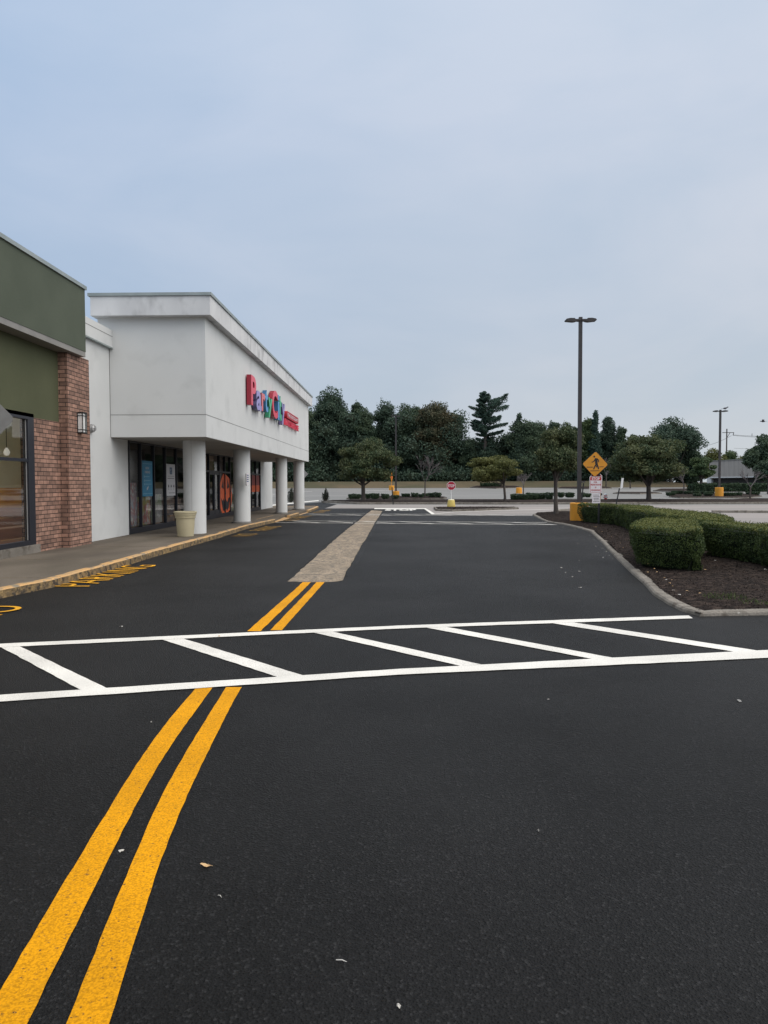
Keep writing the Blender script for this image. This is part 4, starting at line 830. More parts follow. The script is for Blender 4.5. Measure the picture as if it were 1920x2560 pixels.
# stop sign on a cone-shaped base
x, y = T(1128, 1268.5); z = zt(x, y); t = thing('stop_sign', (x, y, z), 'red stop sign on a white post in a yellow tapered base', 'stop sign')
MB().lathe([(.295, 0), (.30, .03), (.235, .50), (.225, .52)], (x, y, z), 32).build('base', M['concy'], t, smooth='auto')
MB().lathe([(.225, .52), (.21, .55), (.12, .565)], (x, y, z), 32).build('base_top', M['capw'], t)
zc_ = at(1128, 1214.5, y)[1]; MB().lathe([(.027, .56), (.027, zc_-z)], (x, y, z), 12).build('post', M['wmetal'], t)
def octo(r): return [(r*math.cos(R(22.5+45*k)), r*math.sin(R(22.5+45*k))) for k in range(8)]
def signplate(t, x, y, zc_, r, back=M['gmetal']):
    MB().plate(octo(r), (x, y-.03, zc_), (1, 0, 0), (0, 0, 1), (0, -1, 0), .003).build('plate', M['swhite'], t)
    MB().plate(octo(r*.92), (x, y-.0335, zc_), (1, 0, 0), (0, 0, 1), (0, -1, 0), .002).build('red_face', M['sred'], t)
    me = textmesh('STOP', r*1.42, r*.62, 0, .02); MB().add([(x-r*.71+p.co.x, y-.0375, zc_-r*.31+p.co.y) for p in me.vertices], [tuple(f.vertices) for f in me.polygons]).build('lettering', M['swhite'], t)
signplate(t, x, y, zc_, .325)

# pedestrian warning sign with the notices below it
x, y = 7.70, 28.5; t = thing('pedestrian_sign', (x, y, .12), 'orange diamond pedestrian crossing sign over a stop for pedestrians notice', 'sign')
cx, cz = at(1488, 1160.5, y-.05); 
MB().box(x-.03, x+.03, y-.03, y+.03, .1, cz+.3).build('post', M['black'], t)
def uvp(px, py, Y=y-.05): return at(px, py, Y)
h = .485; tl = R(-2.0)
def rot(p): return (p[0]*math.cos(tl)-p[1]*math.sin(tl), p[0]*math.sin(tl)+p[1]*math.cos(tl))
def dia(r, c=.06):
    o = []
    for k in range(4):
        A_ = R(90*k); p = (r*math.cos(A_), r*math.sin(A_)); n = (-math.sin(A_), math.cos(A_))
        for q in (-1, 1): o.append(rot((p[0]-c*math.cos(A_)*.5 + n[0]*q*c*.5, p[1]-c*math.sin(A_)*.5 + n[1]*q*c*.5)))
    return o
pl = lambda pts, yo, th=.002: MB().plate(pts, (cx, y-.045-yo, cz), (1, 0, 0), (0, 0, 1), (0, -1, 0), th)
pl(dia(.505), 0, .003).build('plate', M['sblack'], t)
dp = pl(dia(.485), .0032).build('face', M['orange'], t)
fg = MB()
def fig(pts): fg.plate([rot((p[0]*1.0, p[1])) for p in pts], (cx, y-.0505, cz), (1, 0, 0), (0, 0, 1), (0, -1, 0), .0015)
def U(px, py): return ((px-815)/245*.485, (530-py)/245*.485)   # photo crop of the sign to sign units
fig([(U(790, 385)[0]+.034*math.cos(a_), U(790, 385)[1]+.036*math.sin(a_)) for a_ in np.linspace(0, 6.28, 17)[:-1]])
fig([U(*p) for p in [(812, 412), (850, 415), (858, 440), (860, 500), (866, 535), (820, 540), (808, 500), (812, 470), (795, 450), (798, 425)]])
fig([U(*p) for p in [(800, 445), (812, 470), (770, 495), (745, 500), (742, 488), (768, 478)]])
fig([U(*p) for p in [(850, 415), (885, 445), (887, 492), (872, 492), (868, 455), (848, 440)]])
fig([U(*p) for p in [(820, 535), (845, 540), (815, 585), (803, 628), (776, 632), (788, 590)]])
fig([U(*p) for p in [(835, 538), (866, 532), (880, 570), (895, 618), (877, 628), (855, 580)]])
fig([U(*p) for p in [(655, 584), (775, 582), (773, 594), (655, 598)]]); fig([U(*p) for p in [(898, 573), (980, 568), (978, 578), (897, 586)]])
fig([U(*p) for p in [(725, 655), (905, 648), (905, 658), (725, 669)]]); fig([U(*p) for p in [(832, 560), (846, 560), (852, 590), (828, 592)]])
fg.build('pedestrian_symbol', M['sblack'], dp)
def rect(px0, py0, px1, py1, yo, m, name, par, th=.002):
    X0, Z1 = at(px0, py0, y-.05); X1, Z0 = at(px1, py1, y-.05); return MB().box(X0, X1, y-.05-yo-th, y-.05-yo, Z0, Z1).build(name, m, par)
q = rect(1474, 1191.5, 1504.5, 1232.8, 0, M['swhite'], 'notice_plate', t, .003)
rect(1475.5, 1192.5, 1503.3, 1201, .0032, M['sredb'], 'red_band', q)
def sq(s, px0, py0, px1, py1, m, par, yo=.0055, bold=.03):
    X0, Z1 = at(px0, py0, y-.05); X1, Z0 = at(px1, py1, y-.05); me = textmesh(s, X1-X0, Z1-Z0, 0, bold)
    MB().add([(X0+p.co.x, y-.05-yo, Z0+p.co.y) for p in me.vertices], [tuple(f.vertices) for f in me.polygons]).build('lettering', m, par)
sq('STOP', 1479.5, 1193.6, 1499.5, 1200, M['swhite'], q, .0060)
for s_, a_, b_, c_ in (('FOR', 1484.5, 1493, 1203.5), ('PEDESTRIANS', 1476.8, 1502, 1209.8), ('IN', 1487.5, 1490.5, 1216.5), ('CROSSWALK', 1478, 1501, 1223.3)): sq(s_, a_, c_, b_, c_+4, M['sredb'], q)
bd = MB()
for (x0, y0_, x1, y1_) in ((1476, 1202, 1476.6, 1231), (1502, 1202, 1502.6, 1231), (1476, 1230.4, 1502.6, 1231)):
    X0, Z1 = at(x0, y0_, y-.05); X1, Z0 = at(x1, y1_, y-.05); bd.box(X0, X1, y-.0545, y-.0532, Z0, Z1)
bd.build('border', M['sredb'], q)
q = rect(1480.5, 1233.4, 1500.6, 1258, 0, M['swhite'], 'notice_plate', t, .003); bd = MB(); rg = random.Random(3)
for k in range(5):
    xs = 1483+rg.uniform(0, 2)
    while xs < 1497:
        x2 = xs+rg.uniform(1.5, 4); X0, Z1 = at(xs, 1237+k*4, y-.05); X1, Z0 = at(min(x2, 1498.5), 1238.5+k*4, y-.05); bd.box(X0, X1, y-.0545, y-.0532, Z0, Z1); xs = x2+.7
bd.build('print', M['pole'], q)
# a second stop plate on the same post, turned away behind the diamond
cz2 = at(1491, 1196.5, y+.06)[1]; cx2 = at(1490.5, 1196, y+.06)[0]
n_ = Vector((.25, -1, 0)).normalized(); u_ = Vector((1, .25, 0)).normalized()
q = MB().plate(octo(.27), (cx2, y+.06, cz2), u_, (0, 0, 1), n_, .004).build('stop_plate', M['swhite'], t); MB().plate(octo(.245), (cx2+n_.x*.0045, y+.06+n_.y*.0045, cz2), u_, (0, 0, 1), n_, .002).build('red_face', M['sred'], q)

# backs of diamond signs
def backsign(px, py, Y, half, label, side=1, postz=0.15):
    cx, cz = at(px, py, Y); cx -= half*side; t = thing('warning_sign', (cx, Y, postz), label, 'sign', 'backs of diamond signs')
    o = []
    for k in range(4):
        A_ = R(90*k); n = (-math.sin(A_), math.cos(A_)); c_ = half*.13
        for q in (-1, 1): o.append(((half-c_*.45)*math.cos(A_)+n[0]*q*c_*.5, (half-c_*.45)*math.sin(A_)+n[1]*q*c_*.5))
    MB().plate(o, (cx, Y+.03, cz), (1, 0, 0), (0, 0, 1), (0, 1, 0), .003).build('plate', M['gmetal'], t)
    MB().box(cx-.03, cx+.03, Y-.03, Y+.029, postz-.05, cz+half*.7).build('post', M['wmetal'] if Y > 20 else M['gmetal'], t)
backsign(34, 1047, 11.0, .53, 'grey back of a diamond sign at the left edge near the restaurant window')
backsign(770.5, 1185, 52.0, .43, 'grey back of a diamond sign beyond the farthest white column', postz=0)
# leaning thin posts on the median strip
def lean(px0, py0, px1, py1, label, head=None, name='leaning_post', cat='post'):
    x, y = T(px0, py0, .12); z = zt(x, y)+.12; t = thing(name, (x, y, z), label, cat, 'leaning posts on the median strip')
    x1, z1 = at(px1, py1, y); MB().tube([(x, y, z-.1), (x1, y, z1)], .045, 6).build('post', M['black'], t)
    if head:
        P = [at(*p, y) for p in head[0]]; MB().plate(P, (0, y-.02, 0), (1, 0, 0), (0, 0, 1), (0, -1, 0), .06).build('sign_plate', head[1], t)
lean(1540, 1259.5, 1549, 1219, 'leaning black post with a bent white sign seen edge on', ([(1550.5, 1220), (1553.5, 1195.5), (1558.5, 1195), (1556, 1219), (1552, 1221.5), (1546, 1219.6), (1546, 1218.6)], M['wmetal']), 'leaning_sign', 'sign')
lean(1453, 1259, 1459, 1208, 'leaning black post with a small dark head right of the tall lamp post', ([(1450, 1207), (1450, 1204), (1462, 1202), (1463, 1206)], M['pole']), 'leaning_sign', 'sign')
lean(983, 1258, 980, 1218, 'thin dark stake on the strip before the low hedges')

# fire hydrant and its marker post
x, y = T(1514, 1250.5, .12); z = zt(x, y)+.12; t = thing('fire_hydrant', (x, y, z), 'red fire hydrant with white top on the median strip', 'hydrant')
MB().lathe([(.16, -.02), (.16, .04), (.11, .06), (.11, .34), (.14, .35), (.14, .39)], (x, y, z), 16).build('barrel', M['sredb'], t, smooth='auto')
MB().lathe([(.13, .39), (.13, .46), (.09, .54), (.03, .58), (.03, .62)], (x, y, z), 16).build('bonnet', M['wmetal'], t, smooth='auto')
q = MB(); q.tube([(x-.19, y, z+.26), (x+.19, y, z+.26)], .06, 10); q.tube([(x, y, z+.26), (x, y-.18, z+.26)], .075, 10); q.build('nozzle', M['wmetal'], t)
x -= .47; t = thing('marker_post', (x, y, z), 'yellow post standing left of the fire hydrant', 'post'); MB().lathe([(.07, -.05), (.07, .62), (.04, .66)], (x, y, z), 12).build('post', M['conc'], t); MB().plate([(0, -.16), (.14, 0), (0, .16)], (x+.07, y, z+.5), (1, 0, 0), (0, 0, 1), (0, 1, 0), .02).build('marker', M['black'], t)

# utility pole and wires
Yp = 180; xb, _ = at(1816, 1150, Yp); ztp = at(1816, 1072, Yp)[1]; t = thing('utility_pole', (xb, Yp, zt(xb, Yp)), 'wooden utility pole with one crossarm beyond the grey building', 'utility pole')
MB().tube([(xb, Yp, 0), (xb, Yp, ztp)], [.20, .13], 10).build('pole', M['bark'], t)
q = MB(); za = at(1816, 1081.5, Yp)[1]; xl_ = at(1806, 1081, Yp)[0]; xr2 = at(1834.5, 1082.5, Yp)[0]; q.box(xl_, xr2, Yp-.06, Yp+.06, za-.07, za+.07); q.tube([(xb, Yp-.08, at(1816, 1094.5, Yp)[1]), (xr2-.9, Yp-.08, za)], .06, 6); q.tube([(xr2, Yp, za), (xr2-.15, Yp, at(1830, 1088, Yp)[1])], .08, 6); q.build('crossarm', M['bark'], t)
def wire(a_, b_, Ya, Yb, label, sag=.4, r=.035):
    xa, za_ = at(*a_, Ya); xc, zc2 = at(*b_, Yb); P = [(xa+(xc-xa)*f, Ya+(Yb-Ya)*f, za_+(zc2-za_)*f - sag*4*f*(1-f)) for f in np.linspace(0, 1, 14)]
    MB().tube(P, r, 5).build('power_line', M['pole'], label=label, cat='power line', group='overhead wires')
wire((1832, 1087), (2060, 1084), Yp, Yp-12, 'upper wire running right from the utility pole crossarm', .5); wire((1832, 1088.5), (2060, 1089.5), Yp, Yp-12, 'lower wire running right from the utility pole crossarm', .5)
wire((1829, 1089), (1700, 1119), Yp, Yp+20, 'wire dropping left from the utility pole behind the round tree', 1.1); wire((1835, 1120.5), (1990, 1124), Yp, Yp, 'low thin wire between the trees right of the utility pole', .1, .025)
xa, za_ = at(1880, 1087, Yp-2.5); MB().box(xa-.04, xa+.04, Yp-2.55, Yp-2.45, za_-.35, za_+.3).build('line_spacer', M['pole'], label='small dark spacer between two wires right of the pole', cat='spacer')

# birds
def bird(loc, label, fly=False, s=1.0, rz=0):
    x, y, z = loc; mb = MB(); t = [(-.17, 0), (-.12, .03), (-.04, .065), (.05, .07), (.11, .04), (.14, .035), (.17, .04), (.20, .025), (.245, .006)]; zo = [0, .005, .01, .02, .05, .08, .10, .10, .09]
    if fly: zo = [0, 0, 0, .005, .01, .015, .02, .02, .015]
    mb.tube([(a_*s, 0, b_*s) for (a_, _), b_ in zip(t, zo)], [max(.004, r_)*s for _, r_ in t], 10)
    mb.plate([(-.14*s, -.02*s), (-.27*s, -.05*s), (-.27*s, .05*s), (-.14*s, .02*s)], (0, 0, 0), (1, 0, 0), (0, 1, 0), (0, 0, 1), .008*s)
    if fly:
        for sg in (-1, 1): mb.add([(.08*s, sg*.04*s, .02*s), (-.06*s, sg*.04*s, .02*s), (-.05*s, sg*.28*s, .12*s), (.09*s, sg*.27*s, .12*s), (-.10*s, sg*.56*s, .04*s), (.08*s, sg*.04*s, .035*s), (-.06*s, sg*.04*s, .035*s), (-.05*s, sg*.28*s, .135*s), (.09*s, sg*.27*s, .135*s), (-.10*s, sg*.56*s, .045*s)],
                [(0, 3, 2, 1), (3, 4, 2), (5, 6, 7, 8), (8, 7, 9), (0, 5, 8, 3), (3, 8, 9, 4), (4, 9, 7, 2), (2, 7, 6, 1)])
    else:
        for sg in (-1, 1): mb.tube([(.0, sg*.025*s, -.03*s), (.01*s, sg*.025*s, -.12*s)], .006*s, 5)
    c, sn = math.cos(rz), math.sin(rz); mb.v = [(x+v[0]*c-v[1]*sn, y+v[0]*sn+v[1]*c, z+v[2]) for v in mb.v]
    mb.build('bird', mat('grey_feathers', (0.10, 0.10, 0.11), rough=.8), smooth=True, label=label, cat='bird')
bird((bird_xy[0], bird_xy[1], bird_z+.12), 'small dark bird perched on the right lamp head', s=1.25, rz=-.3)
a = at(1908, 1053.5, 70); bird((a[0], 70, a[1]), 'bird flying at the right edge of the sky', True, s=1.2, rz=2.7)
a = T(1582, 1262); 

# ================================================================ PLANTS
_ico = bmesh.new(); bmesh.ops.create_icosphere(_ico, subdivisions=2, radius=1); _iv = [v.co.copy() for v in _ico.verts]; _if = [tuple(v.index for v in f.verts) for f in _ico.faces]; _ico.free()
def cores(lobes, k, seed=0):
    mb = MB()
    for j, l in enumerate(lobes):
        mb.add([(l[0]+v.x*l[3]*q, l[1]+v.y*l[4]*q, l[2]+v.z*l[5]*q) for v in _iv for q in (k*(1+.35*noise.noise(v*2.2+Vector((j*3.1, seed, 0)))),)], _if)
    return mb
def crown_pts(rn, lobes, n):
    vol = np.array([l[3]*l[4]*l[5] for l in lobes])**.72; k = rn.choice(len(lobes), n, p=vol/vol.sum()); Lb = np.array(lobes)[k]
    d = rn.normal(0, 1, (n, 3)); d /= np.linalg.norm(d, axis=1)[:, None]
    f = 1 + .16*np.sin(7*d[:, 0]+k*1.7)*np.cos(6*d[:, 1]+k) + .12*np.sin(11*d[:, 2]+k*2.3+5*d[:, 0])
    r = (.42+.58*rn.random(n)**.45)*f
    return Lb[:, :3] + d*Lb[:, 3:6]*r[:, None], d
def tree(x, y, H, W, label, leafm, seed, trunk_h=None, n=6000, leaf=.3, tr=None, name='broadleaf_tree', cat='tree', group=None, lobes_n=16, zb=None, kind='round', dx=0.0, low=.0, bark='bark', gaps=0.0, flat=1.0, core=0.0, loose=False):
    rn = np.random.default_rng(seed); rg = random.Random(seed); z0 = zt(x, y) if zb is None else zb; th = trunk_h if trunk_h is not None else H*.25; tr = tr or W*.03+.05
    t = thing(name, (x, y, z0), label, cat, group); cz = z0+th+(H-th)/2; hw, hh = W/2, (H-th)/2*(1.10 if kind == 'egg' and not loose else 1); lobes = []
    for i in range(lobes_n):
        for _ in range(60):
            u = rn.uniform(-1, 1, 3)
            rr = (u[0]**2+u[1]**2)**.5
            if kind == 'round': ok = rr**2+u[2]**2 < 1
            elif kind == 'cone': ok = rr < .95*(1-(u[2]+1)/2)+.08
            else: ok = rr < 1 and abs(u[2]) < 1 and (rr**2.6 + max(0, u[2])**2.2 < 1) and (rr**3+max(0, -u[2])**4 < 1)
            if ok: break
        s = rn.uniform(.27, .43)*(1-gaps*.30)*((1.15-.85*(u[2]+1)/2) if kind == 'cone' else 1); k = (.80 if loose else .74) if kind != 'cone' else .85; s *= .84 if loose else 1
        if kind == 'cone': s *= .72
        lobes.append((x+dx+u[0]*hw*k, y+u[1]*hw*k*flat, cz+u[2]*hh*k, hw*s*1.1, hw*s*1.1, min(hw, hh)*s*rn.uniform(.7, 1.05)))
    if kind == 'egg' and not loose:
        for q in (-.7, -.35, 0, .3, .55): lobes.append((x+dx+rn.normal(0, hw*.1), y, cz+q*hh, hw*(.72-.18*max(0, q)), hw*.6, hh*.30))
    if kind == 'cone':
        for q in np.linspace(-.85, .86, 9): lobes.append((x+dx+rn.normal(0, hw*.06), y, cz+q*hh, hw*(.85-.62*(q+1)/2), hw*(.85-.62*(q+1)/2), hh*.17))
    P, d = crown_pts(rn, lobes, n); V = leafmesh(P, d, leaf, rn, .62, .8)
    tk = MB(); tw = rg.uniform(-.15, .15); top = th + (H-th)*.55
    tk.tube([(x, y, z0-.1), (x+tw*.2, y, z0+th*.25), (x+dx*.12+tw*.5, y+tw*.3, z0+th), (x+dx*.7+tw, y-tw, z0+top)], [tr*1.35, tr, tr*.85, tr*.3], 9)
    tk.build('trunk', M[bark], t)
    lm = MB()
    for l in rg.sample(lobes, min(len(lobes), 9)):
        s = rg.uniform(.75, 1.0); a0 = Vector((x+dx*.12+tw*.5, y+tw*.3, z0+th*s)); e = Vector(l[:3]); m_ = a0.lerp(e, .5)+Vector((0, 0, -.06*(e-a0).length)); lm.tube([a0, m_, e], [tr*.5, tr*.3, tr*.1], 5)
    lm.build('limb', M[bark], t)
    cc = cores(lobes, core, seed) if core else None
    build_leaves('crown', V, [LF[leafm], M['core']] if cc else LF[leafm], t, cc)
    return t
def treepx(px0, px1, pyt, Y, label, leafm, seed, **k):
    x0, zt_ = at(px0, pyt, Y); x1, _ = at(px1, pyt, Y); x = (x0+x1)/2; z0 = zt(x, Y); return tree(x, Y, zt_-z0, x1-x0, label, leafm, seed, **k)
WOOD = 'trees of the wood behind the lot'
far = [ # px0 px1 top Y label leaf kind trunk
 (775, 880, 962, 131, 'tallest dark tree beside the end of the white fascia', 'dk2', 'egg'), (716, 800, 1015, 127, 'dark tree half hidden by the white fascia', 'dk', 'egg'),
 (868, 912, 997, 134, 'slim dark tree right of the tallest one at the fascia', 'dk', 'egg'), (888, 942, 1012, 129, 'dark tree left of the middle hump of the wood', 'dk', 'egg'), 
 (927, 1000, 992, 132, 'dark tree making the middle hump of the wood', 'dk2', 'egg'), (985, 1046, 1000, 130, 'dark green tree left of the browning tree', 'dk', 'egg'),
 (1036, 1146, 1000, 128, 'broad browning tree left of the tall pine', 'br', 'egg'), (1010, 1075, 1008, 135, 'dark tree behind the left side of the browning tree', 'dk', 'egg'),
 (1142, 1200, 1095, 127, 'low dark tree under the tall pine on its left', 'dk', 'egg'), (1190, 1262, 1088, 126, 'rounded dark tree under the tall pine on its right', 'dk2', 'egg'),
 (1260, 1350, 1042, 123, 'full dark tree with a pointed top right of the pine', 'dk', 'egg'), (1274, 1318, 1034, 122.5, 'pointed conifer top standing over the full dark tree', 'dk2', 'cone'),
 (1318, 1378, 1048, 126, 'dark tree between the pointed tree and the tall lamp post', 'dk', 'egg'), (1362, 1408, 1049, 125, 'narrow tree just left of the tall lamp post', 'dk2', 'egg'), (1396, 1440, 1050, 124, 'narrow tree touching the tall lamp post on its left', 'md', 'egg'),
 (1425, 1450, 1062, 127, 'small dark tree directly behind the tall lamp post', 'dk', 'egg'), (1446, 1496, 1043, 124, 'pale green tree just right of the tall lamp post', 'md', 'egg'), (1466, 1510, 1028, 123, 'thin conifer spire above the pedestrian sign', 'pine', 'cone'),
 (1494, 1542, 1038, 126, 'dark tree right of the conifer spire', 'dk2', 'egg'), (1535, 1570, 1062, 125, 'dark tree sloping down right of the pedestrian sign', 'dk', 'egg'), (1562, 1604, 1083, 124, 'low tree in the gap left of the round tree', 'md', 'egg'), 
 (1600, 1760, 1042, 120, 'large round dark tree with gaps of sky in the crown', 'dk2', 'round'), (1560, 1625, 1120, 122, 'low dark tree beneath the large round tree on its left', 'dk', 'egg'), (1700, 1765, 1120, 121, 'low dark tree beneath the large round tree on its right', 'dk', 'egg'),
 (1862, 1955, 1082, 118, 'big dark tree at the right edge beyond the grey building', 'dk', 'round'),
]
for i, (a_, b_, tp, Y, lab, lf, kd) in enumerate(far):
    Hh = (1209-tp)*Y/F; big = (b_-a_) > 90
    treepx(a_-3, b_+3, tp, Y, lab, lf, 100+i, n=30000 if big else 15000, leaf=.32 if big else .28, core=.4 if i in (21, 24) else .52, kind=kd, group=WOOD, trunk_h=Hh*.12 if tp < 1100 else .6, lobes_n=44 if big else (42 if kd == 'cone' else 26), name='conifer' if kd == 'cone' else 'broadleaf_tree', gaps=.45 if i in (0, 21, 24) else 0, tr=.22)
for i, (a_, b_, tp, Y, lab, lf) in enumerate([(1756, 1812, 1118, 165, 'yellow green tree left of the pole over the grey building', 'ye'), (1800, 1848, 1124, 168, 'light green tree behind the grey building roof', 'md'), (1838, 1900, 1136, 170, 'low olive tree over the right of the grey roof', 'ye'), (1735, 1775, 1142, 160, 'small yellowing tree left end of the grey building', 'ye')]):
    treepx(a_-3, b_+3, tp, Y, lab, lf, 140+i, n=7000, leaf=.4, kind='egg', group='trees behind the grey building', trunk_h=1.5, lobes_n=20, tr=.2)
# the mass of the wood behind and under those trees
rn = np.random.default_rng(5); lob = []; cl_ = []
for i in range(420):
    px = rn.uniform(640, 1600); Y = rn.uniform(125, 142); top = 1035 if px < 1150 else (1100 if px < 1260 else (1085 if px < 1540 else 1125)); zz = rn.uniform(0, 1)**.85; x, zc1 = at(px, 1209-(1209-top)*zz, Y); r_ = rn.uniform(1.4, 2.3); lob.append((x, Y, max(zt(x, Y)+.6, zc1-r_*.5), r_*1.25, r_, r_))
for i in range(60):
    px = rn.uniform(1580, 1745); Y = rn.uniform(122, 130); x, zc1 = at(px, rn.uniform(1150, 1205), Y); lob.append((x, Y, zc1, 1.7, 1.5, 1.5))
for i in range(230):
    px = rn.uniform(640, 1640); Y = rn.uniform(123.5, 128); x = at(px, 1200, Y)[0]; lob.append((x, Y, zt(x, Y)+rn.uniform(.2, 1.5), 1.5, 1.2, 1.3))
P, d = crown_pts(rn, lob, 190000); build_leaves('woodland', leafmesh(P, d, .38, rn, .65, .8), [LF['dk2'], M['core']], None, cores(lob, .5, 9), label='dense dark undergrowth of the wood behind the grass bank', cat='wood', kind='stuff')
# pine with tiered branches
def pine(px, pyt, Y, pyb, halfpx, label, seed, n_t=14, bare=.0, leaf=.34):
    rn = np.random.default_rng(seed); x, ztop = at(px, pyt, Y); z0 = zt(x, Y); zlow = at(px, pyb, Y)[1]; t = thing('pine_tree', (x, Y, z0), label, 'tree', WOOD); Wm = halfpx*Y/F
    MB().tube([(x, Y, z0-.1), (x+.1, Y, (z0+ztop)/2), (x, Y, ztop)], [.34, .24, .04], 9).build('trunk', M['bark'], t); br = MB(); P = []; D = []
    for i in range(n_t):
        f = i/(n_t-1); z = zlow+(ztop-.3-zlow)*f; Lh = Wm*(.42+.62*math.sin(math.pi*min(1, f**.85))**.9)*rn.uniform(.62, 1.12)*(1 if f < .93 else .7)
        for k in range(4):
            a_ = k*2*math.pi/4+rn.uniform(-.5, .5)+i*2.4; l = Lh*rn.uniform(.6, 1.1); l *= 1+.38*math.cos(a_)*(1 if f > .35 else .3); z_ = z
            if rn.random() < .12: continue
            z += rn.uniform(-.35, .35)
            e = Vector((x+math.cos(a_)*l, Y+math.sin(a_)*l, z+l*rn.uniform(.05, .42))); s_ = Vector((x, Y, z-.2)); m_ = s_.lerp(e, .5)+Vector((0, 0, -.10*l)); br.tube([s_, m_, e], [.07, .05, .02], 5)
            m = int(260+560*l/Wm); u = rn.random(m)**.7*.82+.18; base = np.array([(s_*(1-q)**2+m_*2*q*(1-q)+e*q*q)[:] for q in u]); w_ = (.28*l*np.sin(np.pi*np.clip(u, 0, .93))+.18)
            o = rn.normal(0, 1, (m, 3)); o /= np.linalg.norm(o, axis=1)[:, None]; o *= w_[:, None]*rn.random((m, 1))**.5; o[:, 2] *= .30; P.append(base+o+np.array([0, 0, .1])); q = o.copy(); q[:, 2] = abs(q[:, 2])+.3; D.append(q/np.linalg.norm(q, axis=1)[:, None]); z = z_
    br.build('limb', M['bark'], t); build_leaves('crown', leafmesh(np.vstack(P), np.vstack(D), leaf, rn, .35, .6), LF['pine'], t)
pine(1212, 978, 125, 1100, 58, 'tall pine with tiered upswept branches and sky gaps', 7)
# street trees in the lot
def lot_tree(px, pyb, px0, px1, pyt, pyl, label, leafm, seed, n=9000, leaf=.15, tr=.12, zb=.12, Y=None, **k):
    x, y = (T(px, pyb, zb) if Y is None else (at(px, pyb, Y)[0], Y)); z0 = zt(x, y)+zb; xa, zt_ = at(px0, pyt, y); xb_, zl = at(px1, pyl, y); g_ = k.pop('group', 'street trees in the lot')
    return tree(x, y, zt_-z0, xb_-xa, label, leafm, seed, trunk_h=max(.5, zl-z0), n=n, leaf=leaf, tr=tr, zb=z0, dx=(xa+xb_)/2-x, group=g_, kind=k.pop('kind', 'egg'), loose=True, **k)
lot_tree(909, 1253, 836, 996, 1097, 1204, 'spreading street tree on the strip left of the middle lamp post', 'mp', 201, n=26000, leaf=.17, tr=.17, lobes_n=44, core=.3)
lot_tree(1262, 1255, 1164, 1300, 1136, 1206, 'low wide yellow green street tree right of the stop sign', 'ye', 202, n=17000, leaf=.15, tr=.10, lobes_n=34, core=.25)
lot_tree(1390.5, 1284.5, 1330, 1462, 1062, 1186, 'near street tree on the island tip left of the tall lamp post', 'mp', 203, n=26000, leaf=.11, tr=.105, lobes_n=44, Y=38.3, core=.3)
lot_tree(1622, 1252, 1520, 1712, 1092, 1208, 'broad street tree right of the leaning white sign', 'mp', 204, n=28000, leaf=.19, tr=.19, lobes_n=48, core=.3)
lot_tree(1752, 1226, 1714, 1788, 1143, 1198, 'small leafy tree left of the second lamp post', 'md', 205, n=6000, leaf=.22, tr=.14, lobes_n=18)
lot_tree(1576, 1219, 1555, 1600, 1186, 1204, 'small thin green tree far behind the leaning white sign', 'md', 206, n=2000, leaf=.2, tr=.10, lobes_n=9)
lot_tree(1922, 1246, 1886, 1950, 1150, 1192, 'dark leafy tree cut by the right edge of the photo', 'dk', 207, n=9000, leaf=.2, tr=.16, lobes_n=24, Y=80)
# bare trees
def bare(px, pyb, pyt, hw, label, seed, zb=.12, depth=5, tilt=.75, first=.35, name='bare_tree', r0=.055, m='barkl'):
    rg = random.Random(seed); x, y = T(px, pyb, zb); z0 = zt(x, y)+zb; H = at(px, pyt, y)[1]-z0; Wm = hw*y/F; t = thing(name, (x, y, z0), label, 'bare tree' if name == 'bare_tree' else 'bush', 'bare trees and bushes')
    tk = MB(); tk.tube([(x, y, z0-.1), (x+.03, y, z0+H*first)], [r0*1.3, r0], 7); br = MB()
    def grow(p, d, l, r, k):
        e = p+d*l; mid = p.lerp(e, .5)+Vector([rg.uniform(-.06, .06)*l for _ in range(3)]); br.tube([p, mid, e], [r, r*.85, r*.65], 4, cap=False)
        if k == 0: return
        for _ in range(3 if k > 1 else 2):
            nd = (d+Vector((rg.gauss(0, tilt)*Wm/H*1.1, rg.gauss(0, tilt)*Wm/H, rg.gauss(.12, .3)))).normalized(); grow(p.lerp(e, rg.uniform(.6, 1)), nd, l*rg.uniform(.58, .8), max(.009, r*.62), k-1)
    b0 = Vector((x+.03, y, z0+H*first-.02))
    for k in range(4):
        a_ = rg.uniform(0, 6.28); grow(b0, Vector((math.cos(a_)*Wm/H*1.1, math.sin(a_)*.5, .75)).normalized(), H*.25, r0*.6, depth-1)
    tk.build('trunk', M['bark'], t); br.build('branches', M[m], t)
bare(1062, 1243.5, 1135, 40, 'bare grey tree above the low hedges left of the stop sign', 31)
bare(1308, 1235, 1178, 16, 'small bare tree beside the tapered orange base', 32, r0=.05)
bare(1709, 1236, 1163, 30, 'bare grey tree right of the broad street tree', 33, r0=.06)
bare(1875, 1248, 1160, 42, 'bare forked tree before the grey building', 34, r0=.06, depth=4)
bare(1515, 1215, 1140, 24, 'pale bare tree just right of the pedestrian sign', 35, r0=.08, depth=5)
bare(1605, 1255, 1240, 9, 'little leafless bush left of the broad street tree trunk', 36, name='bare_bush', r0=.02, first=.1, depth=4, m='bark'); bare(1650, 1254.5, 1239, 12, 'little leafless bush right of the broad street tree trunk', 37, name='bare_bush', r0=.02, first=.1, depth=4, m='bark')
